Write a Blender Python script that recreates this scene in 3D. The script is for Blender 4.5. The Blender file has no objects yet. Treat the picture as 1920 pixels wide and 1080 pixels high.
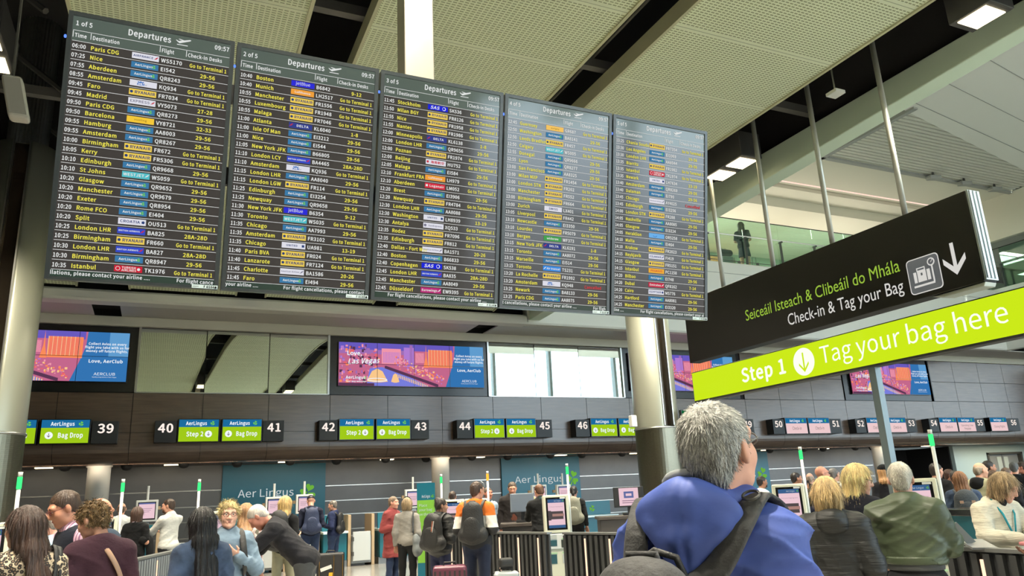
import bpy, bmesh, math, random
import numpy as np
from mathutils import Matrix, Vector
PI = math.pi
C = bpy.context.scene.collection
sc = bpy.context.scene
# ------------------------------------------------------------------ camera
FPX, CAM_H = 1417.3, 1.56
_yaw, _pit, _rol = [math.radians(a) for a in (25.13, 15.33, -2.747)]
fwd = np.array([math.sin(_yaw)*math.cos(_pit), math.cos(_yaw)*math.cos(_pit), math.sin(_pit)])
_r0 = np.array([math.cos(_yaw), -math.sin(_yaw), 0.]); _u0 = np.cross(_r0, fwd)
cam_r = _r0*math.cos(_rol) + _u0*math.sin(_rol); cam_u = -_r0*math.sin(_rol) + _u0*math.cos(_rol)
cd = bpy.data.cameras.new('camera'); cam = bpy.data.objects.new('camera', cd); C.objects.link(cam)
cd.sensor_width = 36; cd.lens = FPX/1920*36; cd.clip_start = 0.05; cd.clip_end = 300
cam.matrix_world = Matrix([[cam_r[i], cam_u[i], -fwd[i], (0, 0, CAM_H)[i]] for i in range(3)] + [[0, 0, 0, 1]])
sc.camera = cam
CAMP = np.array([0, 0, CAM_H])
def ray(x, y): return (x-960)*cam_r - (y-540)*cam_u + FPX*fwd
def atY(x, y, Y): d = ray(x, y); return CAMP + d*(Y/d[1])
def atX(x, y, X): d = ray(x, y); return CAMP + d*(X/d[0])
def atZ(x, y, Z): d = ray(x, y); return CAMP + d*((Z-CAM_H)/d[2])
def atD(x, y, z): return CAMP + ray(x, y)/FPX*z
# ------------------------------------------------------------------ world and exposure
sc.view_settings.view_transform = 'Standard'; sc.view_settings.look = 'None'
sc.view_settings.exposure = 0.0; sc.view_settings.gamma = 1.0; sc.view_settings.use_curve_mapping = False
SKY = 9.0
w = bpy.data.worlds.new('daylight'); sc.world = w; w.use_nodes = True
bg = w.node_tree.nodes['Background']; bg.inputs[1].default_value = SKY
_nt = w.node_tree; _tc = _nt.nodes.new('ShaderNodeTexCoord'); _sx = _nt.nodes.new('ShaderNodeSeparateXYZ'); _mr = _nt.nodes.new('ShaderNodeMapRange'); _cr = _nt.nodes.new('ShaderNodeValToRGB')
_nt.links.new(_tc.outputs['Generated'], _sx.inputs[0]); _nt.links.new(_sx.outputs[2], _mr.inputs[0]); _mr.inputs[1].default_value = -.05; _mr.inputs[2].default_value = .15   # dull ground, bright overcast sky above the horizon
_cr.color_ramp.elements[0].color = (.10, .10, .10, 1); _cr.color_ramp.elements[1].color = (.70, .88, 1.0, 1); _nt.links.new(_mr.outputs[0], _cr.inputs[0]); _nt.links.new(_cr.outputs[0], bg.inputs[0])
cy = sc.cycles
cy.use_denoising = True; cy.max_bounces = 7; cy.diffuse_bounces = 4; cy.glossy_bounces = 4; cy.transmission_bounces = 4
cy.transparent_max_bounces = 8; cy.caustics_reflective = False; cy.caustics_refractive = False; cy.sample_clamp_indirect = 4.0
def area(name, loc, rot, sx, sy, power, col=(1, 1, 1), portal=False, spread=PI):
    l = bpy.data.lights.new(name, 'AREA'); l.shape = 'RECTANGLE'; l.size = sx; l.size_y = sy; l.energy = power; l.color = col; l.spread = spread
    o = bpy.data.objects.new(name, l); C.objects.link(o); o.location = loc; o.rotation_euler = rot
    if portal: l.cycles.is_portal = True
    return o
# daylight enters through the glazed front behind the camera (portals sit in its openings)
area('front_high_portal', (65, -12.9, 7.4), (-PI/2, 0, PI), 114, 14.4, 1, portal=True)
# sun through the glazed front: it falls on the floor behind the viewer and bounces up to the ceiling
sun = bpy.data.lights.new('sun', 'SUN'); sun.energy = 42; sun.angle = .03; sun.color = (.95, 1.0, .88)
so = bpy.data.objects.new('sun', sun); C.objects.link(so); so.rotation_euler = Vector((-.22, .50, -.84)).to_track_quat('-Z', 'Y').to_euler()
# lamps of the hall; the two upper floor rows are added fill
WARM = (1.0, 0.86, 0.66)
for i, (x, y) in enumerate([(1.75, 3), (1.75, 9.5), (6.05, 5), (6.05, 12), (10.2, 6), (10.2, 14), (-2.6, 5), (-2.6, 13), (1.75, 17), (6.05, 18), (1.75, -5), (6.05, -5), (10.2, -4)]):
    area('gap_lamp', (x, y, 8.0), (0, 0, 0), 0.5, 0.5, 540, (1.0, 0.9, 0.72), spread=1.9)
for x in (15, 22, 29): area('upper_floor_fill', (x, 26.5, 13.4), (0, 0, 0), 4, 3, 620, (1.0, 0.95, 0.86))  # added overhead fill without fixtures, brightens the white upper floor
for x in (16, 23, 30): area('upper_floor_upward_fill', (x, 25.5, 10.6), (PI, 0, 0), 5, 1.5, 80, (1.0, 0.96, 0.88))  # added upward fill for the upper ceiling, no fixture stands here
for x in np.arange(-3, 38, 3.5): area('desk_lamp', (x, 24.35, 2.90), (.75, 0, 0), 3.3, .10, 27, WARM)
area('end_hall_lamp', (40, 25.3, 2.93), (0, 0, 0), 5, .6, 120, (1.0, 0.8, 0.45))
# ------------------------------------------------------------------ materials
def lin(c): return tuple(((v/255+.055)/1.055)**2.4 if v > 10 else v/255/12.92 for v in c)
MATS = {}
def mat(name, col, rough=.6, metal=0., spec=.5, noise=0., nscale=8., stretch=(1, 1, 1), bump=0., bscale=60., bstretch=(1, 1, 1), em=None, ems=1., sheen=0., coat=0., alpha=1., dark=.45):
    if name in MATS: return MATS[name]
    m = bpy.data.materials.new(name); m.use_nodes = True; MATS[name] = m
    nt = m.node_tree; b = nt.nodes['Principled BSDF']; c = lin(col)
    b.inputs['Base Color'].default_value = (*c, 1); b.inputs['Roughness'].default_value = rough; b.inputs['Metallic'].default_value = metal
    b.inputs['Specular IOR Level'].default_value = spec
    if coat: b.inputs['Coat Weight'].default_value = coat; b.inputs['Coat Roughness'].default_value = .05
    if sheen: b.inputs['Sheen Weight'].default_value = sheen
    if alpha < 1: b.inputs['Alpha'].default_value = alpha
    if em is not None: b.inputs['Emission Color'].default_value = (*lin(em), 1); b.inputs['Emission Strength'].default_value = ems
    if noise or bump:
        tc = nt.nodes.new('ShaderNodeTexCoord')
        def nz(scale, st, det):
            mp = nt.nodes.new('ShaderNodeMapping'); mp.inputs['Scale'].default_value = st; nt.links.new(tc.outputs['Object'], mp.inputs[0])
            n = nt.nodes.new('ShaderNodeTexNoise'); n.inputs['Scale'].default_value = scale; n.inputs['Detail'].default_value = det
            nt.links.new(mp.outputs[0], n.inputs[0]); return n
        if noise:
            n = nz(nscale, stretch, 5); cr = nt.nodes.new('ShaderNodeValToRGB')
            cr.color_ramp.elements[0].position = .32; cr.color_ramp.elements[1].position = .68
            cr.color_ramp.elements[0].color = (*[v*(1-noise) for v in c], 1); cr.color_ramp.elements[1].color = (*[min(1, v*(1+noise)) for v in c], 1)
            nt.links.new(n.outputs[0], cr.inputs[0]); nt.links.new(cr.outputs[0], b.inputs['Base Color'])
        if bump:
            n = nz(bscale, bstretch, 4); bp = nt.nodes.new('ShaderNodeBump'); bp.inputs['Strength'].default_value = bump; bp.inputs['Distance'].default_value = .02
            nt.links.new(n.outputs[0], bp.inputs['Height']); nt.links.new(bp.outputs[0], b.inputs['Normal'])
    return m
def glow(name, col, s=1.0, rough=.3, spec=.0):           # lamps, lit letters
    return mat(name, (0, 0, 0), rough, em=col, ems=s, spec=spec)
# ------------------------------------------------------------------ mesh builder
def V(*a): return np.array(a, float)
class MB:
    def __init__(s): s.v = []; s.f = []; s.m = []; s.n = 0
    def add(s, vs, fs, mi=0):
        vs = np.asarray(vs, float).reshape(-1, 3); s.v.append(vs)
        for f in fs: s.f.append(tuple(i+s.n for i in f)); s.m.append(mi)
        s.n += len(vs); return s
    def box(s, x0, x1, y0, y1, z0, z1, mi=0):
        return s.add([(x, y, z) for z in (z0, z1) for y in (y0, y1) for x in (x0, x1)], [(0, 2, 3, 1), (4, 5, 7, 6), (0, 1, 5, 4), (2, 6, 7, 3), (0, 4, 6, 2), (1, 3, 7, 5)], mi)
    def obox(s, c, ax, ay, az, mi=0):                      # centre and three half-axis vectors
        c, ax, ay, az = [np.asarray(q, float) for q in (c, ax, ay, az)]
        return s.add([c+i*ax+j*ay+k*az for k in (-1, 1) for j in (-1, 1) for i in (-1, 1)], [(0, 2, 3, 1), (4, 5, 7, 6), (0, 1, 5, 4), (2, 6, 7, 3), (0, 4, 6, 2), (1, 3, 7, 5)], mi)
    def quad(s, a, b, c, d, mi=0): return s.add([a, b, c, d], [(0, 1, 2, 3)], mi)
    def prism(s, prof, d, mi=0, closed=True):              # profile (3d points) swept along vector d
        p = np.asarray(prof, float); n = len(p); q = p+np.asarray(d, float)
        fs = [(i, (i+1) % n, n+(i+1) % n, n+i) for i in range(n if closed else n-1)]
        if closed: fs += [tuple(range(n-1, -1, -1)), tuple(range(n, 2*n))]
        return s.add(np.vstack([p, q]), fs, mi)
    def tube(s, pts, r, n=10, mi=0, cap=True, flat=None):  # flat=(vector, factor): squash the section
        pts = [np.asarray(p, float) for p in pts]; rr = r if hasattr(r, '__len__') else [r]*len(pts); vs = []; prev = None
        for i, p in enumerate(pts):
            t = pts[min(i+1, len(pts)-1)]-pts[max(i-1, 0)]; t = t/(np.linalg.norm(t)+1e-9)
            a = prev if prev is not None else (V(0, 0, 1) if abs(t[2]) < .9 else V(1, 0, 0))
            a = a-t*(a@t); a /= np.linalg.norm(a)+1e-9; prev = a; b = np.cross(t, a)
            for k in range(n):
                o = rr[i]*(math.cos(2*PI*k/n)*a+math.sin(2*PI*k/n)*b)
                if flat is not None: fv = np.asarray(flat[0], float); o = o-fv*(o@fv)*(1-flat[1])
                vs.append(p+o)
        fs = [(i*n+k, i*n+(k+1) % n, (i+1)*n+(k+1) % n, (i+1)*n+k) for i in range(len(pts)-1) for k in range(n)]
        if cap: fs += [tuple(range(n-1, -1, -1)), tuple(range((len(pts)-1)*n, len(pts)*n))]
        return s.add(vs, fs, mi)
    def lathe(s, c, prof, n=24, mi=0):                     # prof: (r, z)
        vs = [(c[0]+r*math.cos(2*PI*k/n), c[1]+r*math.sin(2*PI*k/n), c[2]+z) for r, z in prof for k in range(n)]
        fs = [(i*n+k, i*n+(k+1) % n, (i+1)*n+(k+1) % n, (i+1)*n+k) for i in range(len(prof)-1) for k in range(n)]
        fs += [tuple(range(n-1, -1, -1)), tuple(range((len(prof)-1)*n, len(prof)*n))]
        return s.add(vs, fs, mi)
    def disc(s, c, ax, ay, n=20, mi=0):
        c, ax, ay = [np.asarray(q, float) for q in (c, ax, ay)]
        return s.add([c+ax*math.cos(2*PI*k/n)+ay*math.sin(2*PI*k/n) for k in range(n)], [tuple(range(n))], mi)
    def poly(s, o, ax, ay, pts, mi=0):
        o, ax, ay = [np.asarray(q, float) for q in (o, ax, ay)]
        return s.add([o+ax*a+ay*b for a, b in pts], [tuple(range(len(pts)))], mi)
    def text(s, t, o, ax, ay, size, mi=0, align='l', bold=0, sx=1.0, fit=0):   # size = cap height in metres
        o, ax, ay = [np.asarray(q, float) for q in (o, ax, ay)]; k = size/CAPH[bold]
        G = GLY[bold]; wd = sum(G[c][2] for c in t)*k*sx
        if fit: sx *= fit/wd; wd = fit
        x = {'l': 0, 'c': -wd/2, 'r': -wd}[align]
        for ch in t:
            vs, fs, adv = G[ch]
            if len(vs): s.add(o+np.outer((vs[:, 0]*k*sx+x), ax)+np.outer(vs[:, 1]*k, ay), fs, mi)
            x += adv*k*sx
        return wd
    def build(s, name, mats, parent=None, smooth=False, bevel=0., seg=2, local=False):
        me = bpy.data.meshes.new(name); vs = np.vstack(s.v)
        off = V(0, 0, 0)
        if parent is not None and not local: off = np.array(base_of(parent))
        o = bpy.data.objects.new(name, me)
        if parent is None and not local:
            off = V(*((vs.min(0)[:2]+vs.max(0)[:2])/2), vs[:, 2].min()); o.location = off
        me.from_pydata((vs-off).tolist(), [], s.f); me.polygons.foreach_set('material_index', s.m)
        for m in (mats if isinstance(mats, (list, tuple)) else [mats]): me.materials.append(m)
        if smooth: me.polygons.foreach_set('use_smooth', [True]*len(s.f))
        me.update(); C.objects.link(o)
        if parent is not None: o.parent = parent
        if bevel:
            b = o.modifiers.new('bevel', 'BEVEL'); b.width = bevel; b.segments = seg; b.limit_method = 'ANGLE'; b.angle_limit = .7
            if smooth: pass
        return o
def base_of(o):
    p = V(0, 0, 0)
    while o is not None: p = p+np.array(o.location); o = o.parent
    return p
def thing(name, label, cat, loc=(0, 0, 0), rz=0., group=None):
    o = bpy.data.objects.new(name, None); C.objects.link(o); o.location = loc; o.rotation_euler = (0, 0, rz); o.empty_display_size = .1
    return tag(o, label, cat, group)
def tag(o, label, cat, group=None):
    o['label'] = label; o['category'] = cat
    if group: o['group'] = group
    return o
def struct(o): o['kind'] = 'structure'; return o
def stuff(o, label=None, cat=None):
    o['kind'] = 'stuff'
    if label: o['label'] = label; o['category'] = cat
    return o
def dup(root, loc=None, rz=None, label=None, group=None):
    def cp(o, par):
        c = o.copy(); C.objects.link(c)
        if par is not None: c.parent = par
        for ch in o.children: cp(ch, c)
        return c
    r = cp(root, None)
    if loc is not None: r.location = loc
    if rz is not None: r.rotation_euler = (0, 0, rz)
    if label: r['label'] = label
    if group: r['group'] = group
    return r
# ------------------------------------------------------------------ lettering: every glyph meshed once
def make_glyphs(chars, off):
    tmp = []; out = {}
    def tx(b):
        cu = bpy.data.curves.new('t', 'FONT'); cu.body = b; cu.size = 1
        if FONT: cu.font = FONT
        cu.offset = off; cu.resolution_u = 3; cu.fill_mode = 'FRONT'
        o = bpy.data.objects.new('t', cu); C.objects.link(o); tmp.append(o); return o
    base = tx('||'); obs = [(c, tx(c), tx('|'+c+'|')) for c in chars]
    dg = bpy.context.evaluated_depsgraph_get()
    def wid(o):
        xs = [p[0] for p in o.evaluated_get(dg).bound_box]; return max(xs)-min(xs)
    bw = wid(base)
    for c, a, b in obs:
        adv = wid(b)-bw
        if c == ' ': out[c] = (np.zeros((0, 3)), [], adv); continue
        me = a.evaluated_get(dg).to_mesh()
        vs = np.array([v.co[:] for v in me.vertices]).reshape(-1, 3); fs = [tuple(p.vertices) for p in me.polygons]
        out[c] = (vs, fs, adv); a.evaluated_get(dg).to_mesh_clear()
    for o in tmp:
        cu = o.data; bpy.data.objects.remove(o); bpy.data.curves.remove(cu)
    return out
_ch = ''.join(chr(i) for i in range(32, 127)) + 'áéíóüø海南航空'
import os
FONT = None
try:
    FONT = bpy.data.fonts.load(os.path.join(bpy.utils.system_resource('DATAFILES'), 'fonts', 'Noto Sans CJK Regular.woff2'))   # a typeface that ships with Blender
except Exception: FONT = None
GLY = {0: make_glyphs(_ch, 0.0)}
GLY[1] = {c: (np.vstack([g[0]+V(.0, .0, 0), g[0]+V(.024, 0, 0), g[0]+V(.012, .010, 0), g[0]+V(.012, -.010, 0)]), [tuple(i+k*len(g[0]) for i in f) for k in range(4) for f in g[1]], g[2]+.022) for c, g in GLY[0].items()}   # heavier cut
FONT = None
GLY[2] = make_glyphs(_ch, 0.0)
CAPH = {k: float(GLY[0 if k < 2 else k]['H'][0][:, 1].max()) for k in GLY}
def heart(mb, o, ax, ay, s, mi):                            # one leaf of a clover, tip at o, along ay
    pts = []
    for k in range(16):
        t = 2*PI*k/16; pts.append((s*.030*16*math.sin(t)**3, s*(.55+.030*(13*math.cos(t)-5*math.cos(2*t)-2*math.cos(3*t)-math.cos(4*t)))))
    mb.poly(o, ax, ay, pts[::-1], mi)
def clover(mb, o, ax, ay, s, mi, tilt=-.35):                # o = centre, s = height
    o, ax, ay = [np.asarray(q, float) for q in (o, ax, ay)]
    for a in (0, 2.05, -2.05):
        c, sn = math.cos(a+tilt), math.sin(a+tilt)
        heart(mb, o, ax*c+ay*sn, -ax*sn+ay*c, s*.5, mi)
    mb.poly(o, ax, ay, [(-.02*s, -.1*s), (.03*s, -.1*s), (-.12*s, -.5*s), (-.2*s, -.45*s)], mi)
def downarrow(mb, o, ax, ay, s, mi, wd=.09):                # arrow, height s centred on o
    t = s*wd
    mb.poly(o, ax, ay, [(-t/2, -s*.4), (t/2, -s*.4), (t/2, s*.5), (-t/2, s*.5)], mi)
    for q in (-1, 1):
        p = [(0, -s*.5), (q*s*.33, -s*.12), (q*s*.33-q*t*.1, -s*.12+t*1.3), (0, -s*.5+t*1.4)]
        mb.poly(o, ax, ay, p if q > 0 else p[::-1], mi)
XA, ZA = V(1, 0, 0), V(0, 0, 1)
# ================================================================== SETTING
M_floor = mat('floor_tile', (178, 175, 168), rough=.25, noise=.12, nscale=2.5)
M_cream = mat('cream_paint', (212, 210, 194), rough=.7)
M_white = mat('white_paint', (236, 236, 228), rough=.7)
M_greyw = mat('grey_paint', (150, 152, 148), rough=.6)
M_soff = mat('soffit_grey', (190, 186, 180), rough=.5)
M_dark = mat('void_black', (14, 14, 15), rough=.9)
M_steel = mat('dark_steel', (62, 62, 60), rough=.6)
M_beam = mat('beam_paint', (224, 242, 220), rough=.6)
M_wood = mat('fascia_laminate', (86, 68, 56), rough=.27, noise=.16, nscale=3.5, stretch=(.35, 1, 5), spec=.9)
M_gap = mat('joint_black', (20, 18, 17), rough=.8)
M_backw = mat('back_wall_panel', (98, 98, 98), rough=.35, noise=.06, nscale=2)
M_metal = mat('brushed_metal', (190, 190, 186), rough=.3, metal=1.)
M_black = mat('black_gloss', (16, 16, 18), rough=.22)
M_blackm = mat('black_matt', (20, 20, 21), rough=.6)
M_glass = mat('coated_glass', (208, 216, 212), rough=.015, metal=1.0)
M_teal = mat('teal_panel', (18, 92, 108), rough=.35)
M_lamp = glow('lamp_warm', (255, 236, 190), 5.0)
M_lampw = glow('lamp_led', (255, 214, 150), 3.2)

# floor
f = MB(); f.box(-24, 125, -14, 14, -.1, 0); struct(f.build('floor', M_floor))
f = MB(); f.box(-24, 125, 14, 45, -.1, 0); struct(f.build('floor', mat('floor_stone', (132, 130, 125), rough=.2, noise=.15, nscale=3)))
# outer shell: side walls, rear wall of the building, dark roof void, wall above the glazed front
f = MB(); f.box(-24.3, -24, -14, 45, 0, 17); struct(f.build('wall_left', M_greyw))
f = MB(); f.box(125, 125.3, -14, 45, 0, 17); struct(f.build('wall_right', M_greyw))
f = MB(); f.box(-24, 11.2, -14, 45, 11.2, 11.4); struct(f.build('ceiling', M_dark))
f = MB(); f.box(-24, 11.2, 22.75, 22.9, 7.36, 11.2); struct(f.build('wall_void', M_dark))
f = MB(); f.box(-24, 8.5, -13.3, -13, 0, 12); f.box(8.5, 125, -13.3, -13, 0, .15); f.box(8.5, 125, -13.3, -13, 14.6, 17); f.box(-24, 125, 44.5, 44.8, 0, 17)
f.box(8.3, 8.5, -13.3, -13, 12, 17); struct(f.build('wall_front', M_greyw))
f = MB()                                                     # mullions and transoms of the glazed front
for x in np.arange(8.5, 125, 6.0): f.box(x-.14, x+.14, -13.5, -12.9, .15, 14.6)
for z in (4.6, 9.4): f.box(8.5, 125, -13.3, -13.0, z-.16, z+.16)
struct(f.build('window_1', mat('mullion', (120, 128, 128), rough=.5)))
# perforated ceiling rafts with slots between them
def perforated():
    m = bpy.data.materials.new('perforated_panel'); m.use_nodes = True; nt = m.node_tree; b = nt.nodes['Principled BSDF']; L = nt.links.new
    tc = nt.nodes.new('ShaderNodeTexCoord'); sp = nt.nodes.new('ShaderNodeSeparateXYZ'); L(tc.outputs['Object'], sp.inputs[0])
    def mth(op, a, bb=None, clamp=False):
        n = nt.nodes.new('ShaderNodeMath'); n.operation = op
        for i, q in enumerate((a, bb)):
            if q is None: continue
            if isinstance(q, (int, float)): n.inputs[i].default_value = q
            else: L(q, n.inputs[i])
        return n.outputs[0]
    fx = mth('FRACT', mth('DIVIDE', sp.outputs[0], .078)); fy = mth('FRACT', mth('DIVIDE', sp.outputs[1], .052))
    sx = mth('LESS_THAN', mth('ABSOLUTE', mth('SUBTRACT', fx, .5)), .36); sy = mth('LESS_THAN', mth('ABSOLUTE', mth('SUBTRACT', fy, .5)), .20)
    band = mth('GREATER_THAN', mth('FRACT', mth('DIVIDE', sp.outputs[1], 1.56)), .07)
    seam = mth('LESS_THAN', mth('ABSOLUTE', mth('SUBTRACT', mth('FRACT', mth('DIVIDE', sp.outputs[1], 1.56)), .035)), .004)
    hole = mth('MULTIPLY', mth('MULTIPLY', sx, sy), band)
    ge = nt.nodes.new('ShaderNodeNewGeometry'); sn = nt.nodes.new('ShaderNodeSeparateXYZ'); L(ge.outputs['True Normal'], sn.inputs[0])
    hole = mth('MULTIPLY', hole, mth('GREATER_THAN', mth('ABSOLUTE', sn.outputs[2]), .5))
    hole = mth('MAXIMUM', hole, mth('MULTIPLY', seam, .8))
    mx = nt.nodes.new('ShaderNodeMix'); mx.data_type = 'RGBA'; L(hole, mx.inputs[0])
    mx.inputs[6].default_value = (*lin((243, 250, 220)), 1); mx.inputs[7].default_value = (*lin((136, 146, 104)), 1)
    L(mx.outputs[2], b.inputs['Base Color']); b.inputs['Roughness'].default_value = .55
    return m
M_perf = perforated()
def raft(a0, b0, a1, b1, ymin=-13):
    ys = [y for y in (-13, 0, 8, 14, 17, 19, 20.6, 22.05) if y >= ymin]; f = MB(); vs = []; fs = []
    for y in ys:
        t = max(0, min(1, y/22)); a = a0+(a1-a0)*t; b = b0+(b1-b0)*t
        z = 8.1-.68*max(0, (y-14)/8)**1.6
        vs += [(a, y, z), (b, y, z), (b, y, z+.22), (a, y, z+.22)]
    for i in range(len(ys)-1):
        for k in range(4): fs.append((i*4+k, i*4+(k+1) % 4, (i+1)*4+(k+1) % 4, (i+1)*4+k))
    fs += [(3, 2, 1, 0), tuple(len(vs)-4+k for k in range(4))]
    f.add(vs, fs); struct(f.build('ceiling', M_perf))
    f = MB()
    for q, e in ((0, -1), (1, 1)):                          # turned-down edge strip
        pts = [V((a0+(a1-a0)*max(0, min(1, y/22))) if q == 0 else (b0+(b1-b0)*max(0, min(1, y/22))), y, 8.1-.68*max(0, (y-14)/8)**1.6) for y in ys]
        vs = []
        for p in pts: vs += [p+V(0, 0, -.03), p+V(e*.05, 0, -.03), p+V(e*.05, 0, .24), p+V(0, 0, .24)]
        f.add(vs, [(i*4+k, i*4+(k+1) % 4, (i+1)*4+(k+1) % 4, (i+1)*4+k) for i in range(len(ys)-1) for k in range(4)]+[(3, 2, 1, 0), tuple(len(vs)-4+k for k in range(4))])
    struct(f.build('trim_1', mat('raft_edge', (190, 190, 156), rough=.5)))
raft(-23.8, -17.6, -23.8, -17.2); raft(-16.4, -11.6, -16, -11.4); raft(-10.6, -7.7, -10.2, -6.4); raft(-7.0, -3.2, -5.6, -2.3, 17)
raft(-1.88, 1.30, -1.0, 1.65); raft(2.2, 5.65, 2.5, 5.6); raft(6.45, 9.55, 6.4, 9.6)
# long edge beam between hall and atrium, dark wall of the roof void above it
f = MB(); pr = [(10.95, -13, 7.75), (10.95, 5.8, 7.75), (10.95, 22.1, 7.18), (10.95, 22.1, 8.15), (10.95, -13, 8.15)]
f.prism(pr, (.4, 0, 0)); struct(f.build('trim_2', M_beam, bevel=.02))
f = MB(); f.box(11.2, 11.27, -13, 22.1, 8.15, 14.2, 0); f.box(11.27, 11.34, -13, 22.1, 8.15, 14.2, 1); struct(f.build('wall_atrium', [M_dark, M_cream]))
# roof steel and cables in the slots
f = MB()
for x0, x1 in ((1.3, 2.2), (5.65, 6.45), (9.55, 10.95), (-3.3, -1.8), (-7.7, -7.0), (-11.6, -10.6)):
    for y in (1.5, 5.6, 9.6, 13.6, 17.6): f.box(x0-.2, x1+.2, y-.07, y+.07, 8.42, 8.58)
for y in np.arange(-3, 21, 2.35):
    f.tube([V(9.3, y, 8.4), V(11.0, y+1.3, 9.8)], .05, 6); f.tube([V(-1.9, y, 8.5), V(-3.4, y+.9, 10)], .05, 6)
struct(f.build('trim_3', M_steel))
f = MB()
for x in (5.8, 5.95, 6.05, 6.2, 6.32): f.tube([V(x, -4, 8.75), V(x, 20, 8.75)], .022, 5)
tag(f.build('cable_run', mat('cable_grey', (96, 94, 86), rough=.5)), 'bundle of grey cables running along the dark ceiling slot', 'cable')
# white nosing, soffit with black slots, cream band over the media wall
def rounded(x0, x1, y0, z0, z1, d):
    pr = [(x0, y0+d, z0), (x0, y0+.05, z0), (x0, y0, z0+.06), (x0, y0, z1-.06), (x0, y0+.05, z1), (x0, y0+d, z1)]
    return pr
f = MB(); f.prism(rounded(-24, 0, 22.1, 7.05, 7.36, .5), (34.9, 0, 0)); struct(f.build('trim_4', M_white))
f = MB()
for a, b in ((-24, -13.1), (-12.4, -1.95), (-1.25, 9.35), (10.05, 20.6), (21.3, 31.8), (32.5, 45)): f.box(a, b, 22.4, 24, 7.06, 7.1)
struct(f.build('ceiling', M_soff))
f = MB(); f.box(-24, 45, 22.5, 24.1, 7.3, 7.34); f.box(-24, 45, 24.1, 24.2, 7.05, 7.34); struct(f.build('ceiling', M_dark))
f = MB(); f.box(-24, 45, 23.9, 24.2, 6.78, 7.06); struct(f.build('trim_5', M_cream, bevel=.015))
# fascia of dark laminate panels with open joints, rolled lower edge
f = MB(); f.box(-24, 45, 24.06, 24.3, 3.2, 6.78, 1)
xs = list(np.arange(-.78-1.85*12, 45, 1.85))
for x in xs:
    f.box(x+.008, x+1.842, 24, 24.08, 3.755, 4.865, 0)
    pr = [(24.3, 3.30), (24.08, 3.745), (24, 3.745)]
    cur = [(24, 3.36)]+[(24.5-.5*math.cos(a), 3.36-.46*math.sin(a)) for a in np.linspace(.15, PI/2, 8)]+[(24.62, 2.90), (24.62, 3.0)]
    f.prism([(x+.006, y, z) for y, z in [(24.3, 3.3), (24.08, 3.745), (24, 3.745)]+cur], (1.838, 0, 0), 0)
for x in [q for q in xs if 20.5 < q < 26.5 or q > 32]+[q for q in xs if q < -12]:
    for z0, z1 in ((4.885, 5.78), (5.80, 6.77)): f.box(x+.008, x+1.842, 24, 24.08, z0, z1, 0)
struct(f.build('wall_fascia', [M_wood, M_gap]))
# clerestory of coated glass
M_frame = mat('frame_grey', (70, 78, 80), rough=.4)
for k, (a, b) in enumerate(((-.74, 4.70), (10.19, 15.66))):
    f = MB(); n = 3; d = (b-a)/n
    for i in range(n): f.obox((a+d*(i+.5), 24.03, 5.83), (d/2-.012, [0, .004, -.005][i], 0), (0, .012, 0), (0, [.002, -.003, .003][i], .93), 0)
    for x in (a, b): f.box(x-.03, x+.03, 23.94, 24.06, 4.88, 6.78, 1)
    f.box(a, b, 23.96, 24.06, 4.87, 4.90, 1); struct(f.build('window_%d' % (k+2), [M_glass, M_metal]))
# recess over the desks: soffit, back wall with light metal reveals, right end
f = MB(); f.box(-24, 45, 24.5, 27.2, 2.96, 3.06); struct(f.build('ceiling', mat('recess_soffit', (92, 84, 78), rough=.5)))
f = MB(); f.box(-24, 31.6, 27, 27.2, 0, 2.96, 0); f.box(31.6, 37.2, 29.5, 29.7, 0, 2.96, 2); f.box(31.6, 31.7, 27, 29.6, 0, 2.96, 2); f.box(37.1, 37.2, 27, 29.6, 0, 2.96, 2)
for z in (.72, 1.21, 1.67, 2.17): f.box(-24, 31.5, 26.985, 27.0, z-.014, z+.014, 1)
struct(f.build('wall_back', [M_backw, mat('reveal_metal', (206, 204, 196), rough=.25, metal=.6), M_dark]))
f = MB(); f.box(37.2, 39.8, 26.8, 27.2, 0, 2.96); f.box(42.6, 45, 26.8, 27.2, 0, 2.96); f.box(39.8, 42.6, 26.8, 27.2, 2.52, 2.96)
struct(f.build('wall_end', mat('pale_blue_wall', (168, 188, 190), rough=.5)))
f = MB(); f.box(45, 45.3, 20, 30, 0, 7); struct(f.build('wall_end_side', M_greyw))
d = MB(); d.box(39.85, 41.18, 26.95, 27.0, 0, 2.5, 0); d.box(41.22, 42.55, 26.95, 27.0, 0, 2.5, 0); d.box(40.75, 41.1, 26.93, 26.95, .3, 2.35, 1); d.box(41.3, 41.65, 26.93, 26.95, .3, 2.35, 1)
for x0, x1, z0, z1 in ((39.75, 39.88, 0, 2.55), (42.52, 42.65, 0, 2.55), (39.75, 42.65, 2.48, 2.58)): d.box(x0, x1, 26.74, 27.02, z0, z1, 2)
struct(d.build('door_1', [mat('door_grey', (120, 122, 122), rough=.5), mat('door_glass', (176, 184, 180), rough=.1), M_steel]))
# short round columns under the recess
for x in (-1.52, 8.72, 29.7): 
    f = MB(); f.lathe((x, 25.0, 0), [(.30, 0), (.30, 2.86), (.34, 2.88), (.34, 2.96)], 32); struct(f.build('trim_6', mat('column_white', (240, 234, 222), rough=.28), smooth=False, bevel=0))
for o in C.objects:
    if o.name.startswith('trim_6'):
        for p in o.data.polygons: p.use_smooth = len(p.vertices) == 4
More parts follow.
